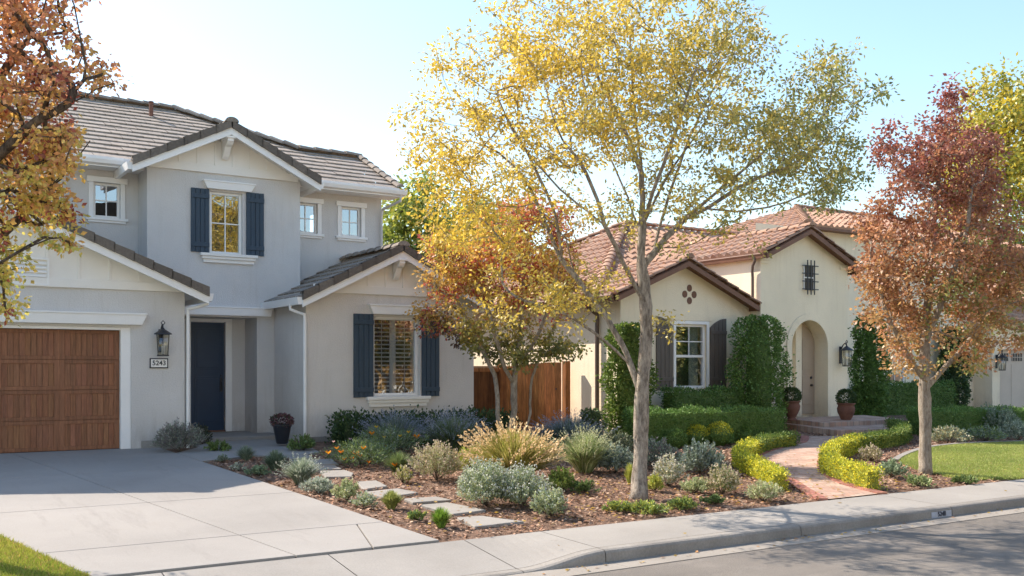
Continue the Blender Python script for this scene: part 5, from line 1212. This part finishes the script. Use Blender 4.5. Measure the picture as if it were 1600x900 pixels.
    if Cs:
        C = np.concatenate(Cs) + np.array(loc); quads('foliage' if kind == 'mound' else 'seed_heads', leafquads(C, np.concatenate(Ds), np.concatenate(Ls), np.concatenate(Ws)), np.concatenate(cs), M['shrub'], P, loc)
    if flowers:
        for (fu, fv, fs, fc) in flowers:
            q = AT(fu, fv, D + random.uniform(-.2, .3) * R); m = MB(); nP = 6; r0 = fs / F_PX * D / 2 * 1.35
            for i in range(nP):
                a0 = 2 * math.pi * i / nP; a1 = a0 + 2 * math.pi / nP; am = (a0 + a1) / 2
                pts = [(q.x, q.y, q.z - r0 * .4), (q.x + r0 * .7 * math.cos(a0), q.y + r0 * .7 * math.sin(a0), q.z + r0 * .1), (q.x + r0 * 1.1 * math.cos(am), q.y + r0 * 1.1 * math.sin(am), q.z + r0 * .55), (q.x + r0 * .7 * math.cos(a1), q.y + r0 * .7 * math.sin(a1), q.z + r0 * .1)]
                m.poly(pts, tuple(c_ * random.uniform(.85, 1.15) for c_ in fc))
            m.tube([(x + (q.x - x) * .6, y + (q.y - y) * .6, zb), (q.x, q.y, q.z - r0 * .4)], .003, 4, False, (.12, .18, .05))
            m.build('flower', M['petal'], P)
    return P
S = shrub
S('grey_shrub', 'grey purple shrub against the garage wall below the number plaque', 274, 710, 84, 50, PURP + SAGE, [3, 3, 2, 1, 1, 1], n=5200, leaf=.05, aspect=.22)
S('green_clump', 'small green clump at the foot of the porch step', 338, 707, 40, 17, MID, [1, 1, 1], n=900, leaf=.05)
S('dark_bush', 'dark little bush before the navy front door', 312, 697, 34, 30, [(.04, .06, .03), (.08, .09, .05)], [1, 1], n=900, leaf=.05)
S('green_clump', 'low green plant beside the dark pot', 470, 707, 44, 26, MID, [1, 1, 1], n=1300, leaf=.05)
S('silver_plant', 'tiny silver plant at the top corner of the bed by the driveway', 346, 723, 18, 12, SAGE, [1, 1, 1], n=400, leaf=.03)
S('lavender_clump', 'grey green lavender clump next to the concrete walk', 381, 721, 42, 24, SAGE, [1, 1, 1], 'grass', 700, .05)
S('silver_plant', 'pale flat silver plant near the driveway edge in shade', 371, 737, 24, 14, SILV, [1, 1, 1], n=500, leaf=.03)
S('green_clump', 'pale green low plant below the lavender clumps', 402, 745, 36, 15, [(.20, .28, .16), (.26, .34, .20)], [1, 1], n=900, leaf=.04)
S('lavender_clump', 'upright grey green clump beside the first stepping stones', 427, 737, 50, 32, [(.17, .23, .14), (.22, .28, .18)], [1, 1], 'grass', 1100, .06)
S('silver_shrub', 'feathery silver green shrub right at the shaded driveway edge', 466, 760, 70, 42, SAGE + SILV, [1, 1, 1, 1, 1, 0], 'grass', 1600, .06, tip=SILV, tipn=60)
S('silver_plant', 'white silver mound at the end of the driveway shade', 496, 773, 50, 26, SILV, [1, 1, 1], n=2200, leaf=.035)
S('dwarf_shrub', 'pale yellow green dwarf shrub before the fifth stepping stone', 541, 785, 44, 32, PALE, [1, 1, 1], n=2000, leaf=.035, tip=BEIGE, tipn=200)
S('dwarf_shrub', 'small cream green plant between two pale dwarf shrubs', 567, 795, 40, 22, PALE + SILV, [1, 1, 1, 1, 1, 1], n=1500, leaf=.03)
S('dwarf_shrub', 'upright yellow green clump beside the sunlit stepping stones', 610, 798, 42, 30, [(.28, .32, .08), (.36, .38, .12)], [1, 1], 'grass', 1300, .05)
S('green_clump', 'ragged low green plant left of the bright grass tuft', 650, 816, 32, 16, MID + LIME, [1, 1, 1, 1, 0, 0], n=700, leaf=.035)
S('grass_tuft', 'bright green grass tuft near the corner of the driveway', 688, 827, 42, 33, [(.20, .34, .04), (.28, .42, .06), (.14, .26, .04)], [1, 1, 1], 'grass', 900, .05)
OR = (.80, .27, .02); YE = (.75, .50, .05); PK = (.62, .42, .42)
S('poppy_plant', 'wide green plant dotted with orange poppies in the shaded bed', 560, 732, 120, 42, MID + SAGE, [2, 2, 1, 1, 1, 0], n=5200, leaf=.05, aspect=.2, flowers=[(513, 707, 9, OR), (533, 706, 9, OR), (556, 708, 12, OR), (568, 700, 9, OR), (538, 717, 7, OR), (550, 716, 7, OR), (521, 690, 5, PK), (526, 700, 7, OR), (562, 712, 8, OR), (576, 722, 7, OR)])
S('poppy_plant', 'taller feathery plant with yellow and orange flowers before the loose hedge', 600, 718, 130, 50, SAGE + MID, [1, 2, 1, 2, 1, 1], n=4800, leaf=.05, aspect=.2, flowers=[(581, 677, 9, OR), (588, 667, 6, YE), (600, 683, 6, YE), (625, 681, 6, YE), (651, 682, 11, OR), (638, 675, 6, YE), (604, 697, 5, OR), (547, 686, 5, PK)])
S('poppy_plant', 'small green clump carrying one orange poppy', 620, 741, 60, 34, [(.16, .22, .08), (.22, .28, .10)], [1, 1], 'grass', 1000, .05, flowers=[(617, 726, 11, OR)])
S('lavender_bush', 'blue grey lavender spikes before the loose hedge below the window', 612, 704, 120, 52, BLUE, [1, 1, 1], 'grass', 2400, .07, tip=[(.25, .29, .36), (.32, .35, .42)], tipn=240)
S('lavender_bush', 'blue grey lavender mass with green base left of the multi stemmed tree', 705, 712, 130, 58, BLUE + MID, [1, 1, 1, 1, 1, 0], 'grass', 3000, .07, tip=[(.25, .29, .36), (.32, .35, .42)], tipn=260)
S('lavender_bush', 'blue grey lavender mound below the cedar gate', 892, 706, 130, 50, BLUE, [1, 1, 1], 'grass', 3000, .07, tip=[(.25, .29, .36), (.30, .33, .40)], tipn=260)
S('beige_shrub', 'beige flowering shrub left of the tall plume grass', 680, 754, 80, 60, BEIGE + PALE, [3, 2, 1, 1, 1, 0], n=5200, leaf=.035, tip=[(.60, .50, .38), (.52, .42, .32)], tipn=900)
S('beige_shrub', 'low yellow beige plant beside the last shaded stones', 628, 756, 36, 26, BEIGE + LIME, [1, 1, 1, 1, 0, 0], n=900, leaf=.035)
S('lime_shrub', 'bright yellow green bush at the foot of the plume grass', 740, 742, 60, 45, LIME, [1, 1, 1], n=2600, leaf=.045)
S('plume_grass', 'large golden ornamental grass with tan plumes', 800, 762, 170, 84, [(.42, .40, .10), (.50, .42, .16), (.32, .36, .08)], [2, 2, 1], 'plume', 4200, .075, tip=[(.74, .52, .27), (.80, .62, .36)], tipn=190, cat='ornamental grass')
S('silver_shrub', 'broad silver shrub with small white flowers beside the large stepping stone', 757, 795, 100, 70, SAGE + PALE, [2, 1, 2, 2, 2, 1], n=9000, leaf=.032, tip=[(.66, .66, .58), (.5, .54, .40)], tipn=1500)
S('silver_shrub', 'silver white shrub before the plume grass', 818, 796, 90, 62, SAGE + PALE, [1, 1, 2, 1, 1, 2], n=7500, leaf=.032, tip=[(.62, .63, .58)], tipn=900)
S('silver_shrub', 'small grey green shrub nearest the sidewalk', 860, 811, 58, 44, PALE + SAGE, [2, 2, 1, 1, 1, 1], n=3600, leaf=.035, tip=SILV, tipn=350)
S('green_clump', 'fresh green clump at the right foot of the plume grass', 876, 770, 46, 38, [(.20, .28, .05), (.28, .34, .08)], [1, 1], n=2000, leaf=.04)
S('green_clump', 'small ragged green plant right of the plume grass', 915, 772, 50, 18, MID, [1, 1, 1], n=900, leaf=.04)
S('spiky_shrub', 'pale green shrub with upright flower spikes behind the mulch clearing', 915, 742, 100, 62, PALE + MID, [2, 2, 1, 1, 1, 0], 'grass', 2600, .07, tip=[(.56, .56, .34), (.48, .50, .28)], tipn=180)
S('silver_shrub', 'dusty blue green shrub just left of the big trunk', 962, 742, 74, 44, SAGE + BLUE, [1, 1, 1, 1, 1, 1], n=3200, leaf=.045)
S('grey_shrub', 'grey shrub behind the big trunk before the long hedge', 1030, 735, 84, 46, SAGE + PURP, [1, 1, 1, 1, 1, 1], n=3200, leaf=.045)
S('sage_bush', 'olive grey bush between the hedge and the big trunk', 960, 712, 90, 34, [(.15, .18, .10), (.20, .22, .13)], [1, 1], n=2600, leaf=.05)
S('lime_shrub', 'slim yellow grass clump touching the left of the big trunk', 984, 758, 20, 34, LIME, [1, 1, 1], 'grass', 500, .05)
S('lime_shrub', 'yellow green mound just right of the big trunk', 1024, 770, 30, 26, LIME, [1, 1, 1], n=1500, leaf=.035)
S('silver_shrub', 'whitish flowering shrub right of the big trunk', 1046, 762, 54, 46, SILV + BEIGE, [1, 1, 1, 1, 1, 1], n=3000, leaf=.035, tip=[(.62, .58, .5)], tipn=400)
S('grey_shrub', 'large blue grey shrub near the golden hedge', 1098, 744, 76, 52, BLUE + SAGE, [1, 1, 1, 1, 1, 1], n=4200, leaf=.045)
S('green_clump', 'pale green low plant before the blue grey shrub', 1088, 773, 44, 26, PALE, [1, 1, 1], n=1500, leaf=.035)
S('beige_shrub', 'beige green shrub left of the golden hedge', 1132, 775, 62, 44, BEIGE + MID, [2, 2, 1, 1, 1, 0], n=3400, leaf=.035, tip=[(.55, .46, .34)], tipn=500)
S('beige_shrub', 'pale sprawling plant at the left front of the brick path', 1197, 786, 60, 32, PALE + BEIGE, [1, 1, 1, 1, 0, 0], n=2400, leaf=.035)
S('ground_cover', 'low green mat left of the big trunk base', 968, 803, 44, 18, LIME + MID, [1, 1, 0, 1, 1, 0], n=1300, leaf=.035)
S('ground_cover', 'low light green mat in front of the big trunk', 1015, 806, 70, 18, LIME + MID, [1, 1, 0, 1, 1, 0], n=2000, leaf=.035)
S('ground_cover', 'low green mat right of the big trunk base', 1068, 800, 56, 20, MID + LIME, [1, 2, 1, 1, 1, 0], n=1700, leaf=.035)
S('ground_cover', 'small low plant at the sidewalk edge under the beige shrub', 1120, 790, 40, 14, MID, [1, 1, 1], n=900, leaf=.035)
def ball(label, u, vb, wpx, cols, wts):
    x, y = G(u, vb); D = y / ray(u, vb).y; R = wpx / 2 / F_PX * D * 1.12; y += R * .6; n = 2600; zb = gz(y); P = thing('boxwood_ball', label, 'shrub', (x, y, zb), 'small rounded boxwoods before the long hedge')
    d = rand_dirs(n); d[:, 2] = np.where(d[:, 2] < -.5, -d[:, 2], d[:, 2]); C = np.array([x, y, zb + R * .8]) + d * rng.uniform(.86, 1.06, n)[:, None] * np.array([R, R, R * .92]); L = rng.uniform(.02, .04, n)
    top = (d[:, 2] > .1)[:, None] if len(cols) > 3 else np.zeros((n, 1), bool); c = np.where(top & (rng.random((n, 1)) < .75), pal(GLD, [1, 1, 1], n) * .8, pal(cols[:3], [1, 1, 1], n))
    quads('foliage', leafquads(C, d + rng.normal(0, .6, (n, 3)), L, L * .65), c, M['shrub'], P, (x, y, zb))
    m = MB(); m.lathe(x, y, [(R * .3, zb), (R * .8, zb + R * .45), (R * .88, zb + R * .8), (R * .7, zb + R * 1.25), (R * .25, zb + R * 1.55)], 12, tuple(np.array(cols[:3]).mean(0))); m.build('leaf_core', M['shrub'], P)  # solid core filling the ball, in mean leaf colour
ball('dark green boxwood ball at the left of the row', 1063, 702, 30, VG, [1, 1, 1]); ball('yellow tipped boxwood ball second in the row', 1095, 698, 34, VG + LIME, [1, 1, 1, 2, 1, 1])
ball('large yellow tipped boxwood ball in the middle of the row', 1133, 698, 38, VG + LIME, [1, 1, 0, 2, 2, 1]); ball('green boxwood ball fourth in the row', 1166, 694, 32, VG, [1, 1, 1]); ball('green boxwood ball at the right end of the row', 1201, 690, 32, VG, [1, 1, 1])
S('beige_shrub', 'small beige shrub inside the curve of the right golden hedge', 1364, 722, 38, 24, BEIGE, [1, 1, 1], n=1500, leaf=.04, tip=[(.55, .46, .38)], tipn=300)
S('green_clump', 'pale green clump at the end of the right golden hedge', 1398, 748, 44, 28, [(.24, .32, .18), (.32, .40, .24)], [1, 1], n=1900, leaf=.04)
S('ground_cover', 'low plants around the red tree trunk', 1440, 762, 56, 16, PALE + MID, [1, 1, 0, 1, 1, 0], n=1300, leaf=.04)
S('ground_cover', 'small low plant at the front corner of the right lawn', 1512, 758, 40, 12, MID, [1, 1, 1], n=800, leaf=.04)
S('beige_shrub', 'dusty beige plant at the top of the right lawn', 1490, 694, 70, 26, BEIGE + SAGE, [1, 1, 1, 1, 1, 1], n=2200, leaf=.05)
S('beige_shrub', 'greyish plant before the right end of the clipped hedge', 1548, 692, 70, 24, SAGE + MID, [1, 1, 1, 1, 1, 0], n=2200, leaf=.05)
S('grey_shrub', 'loose grey green bush before the greige garage door', 1566, 682, 80, 46, SAGE, [1, 1, 1], n=3600, leaf=.06)
S('grey_shrub', 'silvery plant at the far right edge of the bed', 1598, 690, 50, 30, SILV + SAGE, [1, 0, 0, 1, 1, 1], n=1800, leaf=.05)

# ------------------------------------------------------------------ pots
def pot(label, x, y, z, prof, mat, plant_cols, pr, ph, leaf=.04, n=2500, oval=.9, cat='potted plant', nm='potted_plant'):
    P = thing(nm, label, cat, (x, y, z)); m = MB(); m.lathe(x, y, [(r_, z + h_) for r_, h_ in prof], 24); m.build('pot', mat, P, smooth=True)
    top = z + prof[-1][1]; d = rand_dirs(n); d[:, 2] = np.where(d[:, 2] < -.75, -d[:, 2], d[:, 2]); rr = rng.uniform(.75, 1.05, n)[:, None]
    C = np.array([x, y, top + ph * .82]) + d * rr * np.array([pr, pr, ph]); L = leaf * rng.uniform(.6, 1.3, n)
    quads('foliage', leafquads(C, d + rng.normal(0, .6, (n, 3)), L, L * .6), pal(plant_cols, [1] * len(plant_cols), n), M['shrub'], P, (x, y, z))
    m = MB(); m.tube([(x, y, top - .05), (x, y, top + ph * .6)], .015, 6, False, (.1, .07, .05)); m.build('stem', M['shrub'], P)
urn = [(.12, 0), (.135, .02), (.12, .04), (.09, .07), (.13, .14), (.19, .27), (.205, .36), (.18, .42), (.185, .44), (.21, .46), (.21, .485), (.17, .485), (.15, .44)]
x, z = PX(1237, 662, 16.6); pot('clay urn with a round clipped boxwood left of the arched entry', x, 16.6, gz(16.6) + .25, urn, M['terra'], [(.05, .09, .025), (.08, .12, .035)], .21, .20)
x, z = PX(1322, 668, 16.3); pot('clay urn with a round clipped boxwood right of the arched entry', x, 16.3, gz(16.3) + .14, [(r_ * 1.08, h_ * 1.1) for r_, h_ in urn], M['terra'], [(.05, .09, .025), (.08, .12, .035)], .23, .21)
pot('dark glazed pot with reddish foliage beside the porch walk', 6.5, 18.05, .03, [(.10, 0), (.11, .02), (.17, .33), (.185, .34), (.185, .37), (.15, .37), (.14, .33)], M['potdark'], [(.12, .05, .06), (.18, .09, .08), (.07, .08, .05), (.25, .13, .15)], .20, .12, .05, 900)

# ------------------------------------------------------------------ curb number, mulch chips, litter
cx0 = XU(1470, 8.05); cxp = 7.92 * 1.0
r = ray(1471, 803); Dc = 8.05 / r.y; cxp = r.x * Dc; czp = CAMZ + r.z * Dc
P = thing('curb_number', 'faded blue white house number painted on the curb face', 'curb number', (cxp, 8.05, -.49))
m = MB(); m.poly([(cxp - .22, 8.0465, -.545), (cxp + .22, 8.0465, -.545), (cxp + .22, 8.0495, -.465), (cxp - .22, 8.0495, -.465)]); m.build('paint_patch', M['paintblue'], P)
text_obj('digits', '5248', .09, (0, -.008, -.012), M['ink'], P)
N = 60000
x = rng.uniform(4.4, 24, N); y = rng.uniform(9.26, 16.8, N); k = (x > rx(y) + .04) & ~inpoly(x, y, RL) & ~inpoly(x, y, A + B[::-1]) & ~inpoly(x, y, walk)
for st in stones: k &= ~inpoly(x, y, [G(*p) for p in st]) | (rng.random(N) < .03)
x, y = x[k], y[k]; N = len(x)
C = np.stack([x, y, gzv(y) + rng.uniform(.004, .028, N)], 1); a = rng.uniform(0, 2 * np.pi, N); D = np.stack([np.cos(a), np.sin(a), rng.normal(0, .25, N)], 1); L = rng.uniform(.03, .085, N)
face = np.tile(np.array([0, 0, 1.]), (N, 1)) + rng.normal(0, .3, (N, 3)); Q = leafquads(C, D, L, L * rng.uniform(.25, .5, N), face)
tag(quads('mulch_chips', Q, pal([(.34, .21, .14), (.44, .28, .19), (.22, .13, .085), (.52, .37, .26), (.38, .20, .12)], [3, 3, 2, 1, 2], N), M['chip']), 'brown bark chips covering the garden bed', 'mulch', kind='stuff')
# fallen leaves on bed, walk and gutter
N = 1500; x = np.concatenate([rng.uniform(1.5, 5, 3), rng.normal(9.5, 2.6, N), rng.normal(14, 2.5, 500), rng.uniform(5, 25, 160)]); y = np.concatenate([rng.uniform(8.5, 15, 3), rng.normal(10.3, 1.4, N), rng.normal(10.5, 1.2, 500), rng.normal(7.97, .10, 160)]); 
keep = (y > 9.3) | ((y > 7.75) & (y < 8.04)) | (rng.random(len(y)) < .02); keep &= (y > 7.2) & ((x > rx(y) + .05) | (rng.random(len(y)) < .08)) & (x > 1.5); x, y = x[keep], y[keep]; N = len(x)
z = np.where(y > 9.25, gzv(y) + .036, np.where(y > 8.05, -.395, np.where(y > 7.65, -.538, -.548))); C = np.stack([x, y, z], 1); a = rng.uniform(0, 6.28, N); L = rng.uniform(.03, .07, N)
tag(quads('fallen_leaves', leafquads(C, np.stack([np.cos(a), np.sin(a), 0 * a + .05], 1), L, L * .6, np.tile(np.array([0, 0, 1.]), (N, 1))), pal([(.55, .36, .06), (.45, .22, .07), (.35, .25, .12)], [2, 1, 1], N), M['leaf']), 'scattered fallen leaves', 'leaves', kind='stuff')
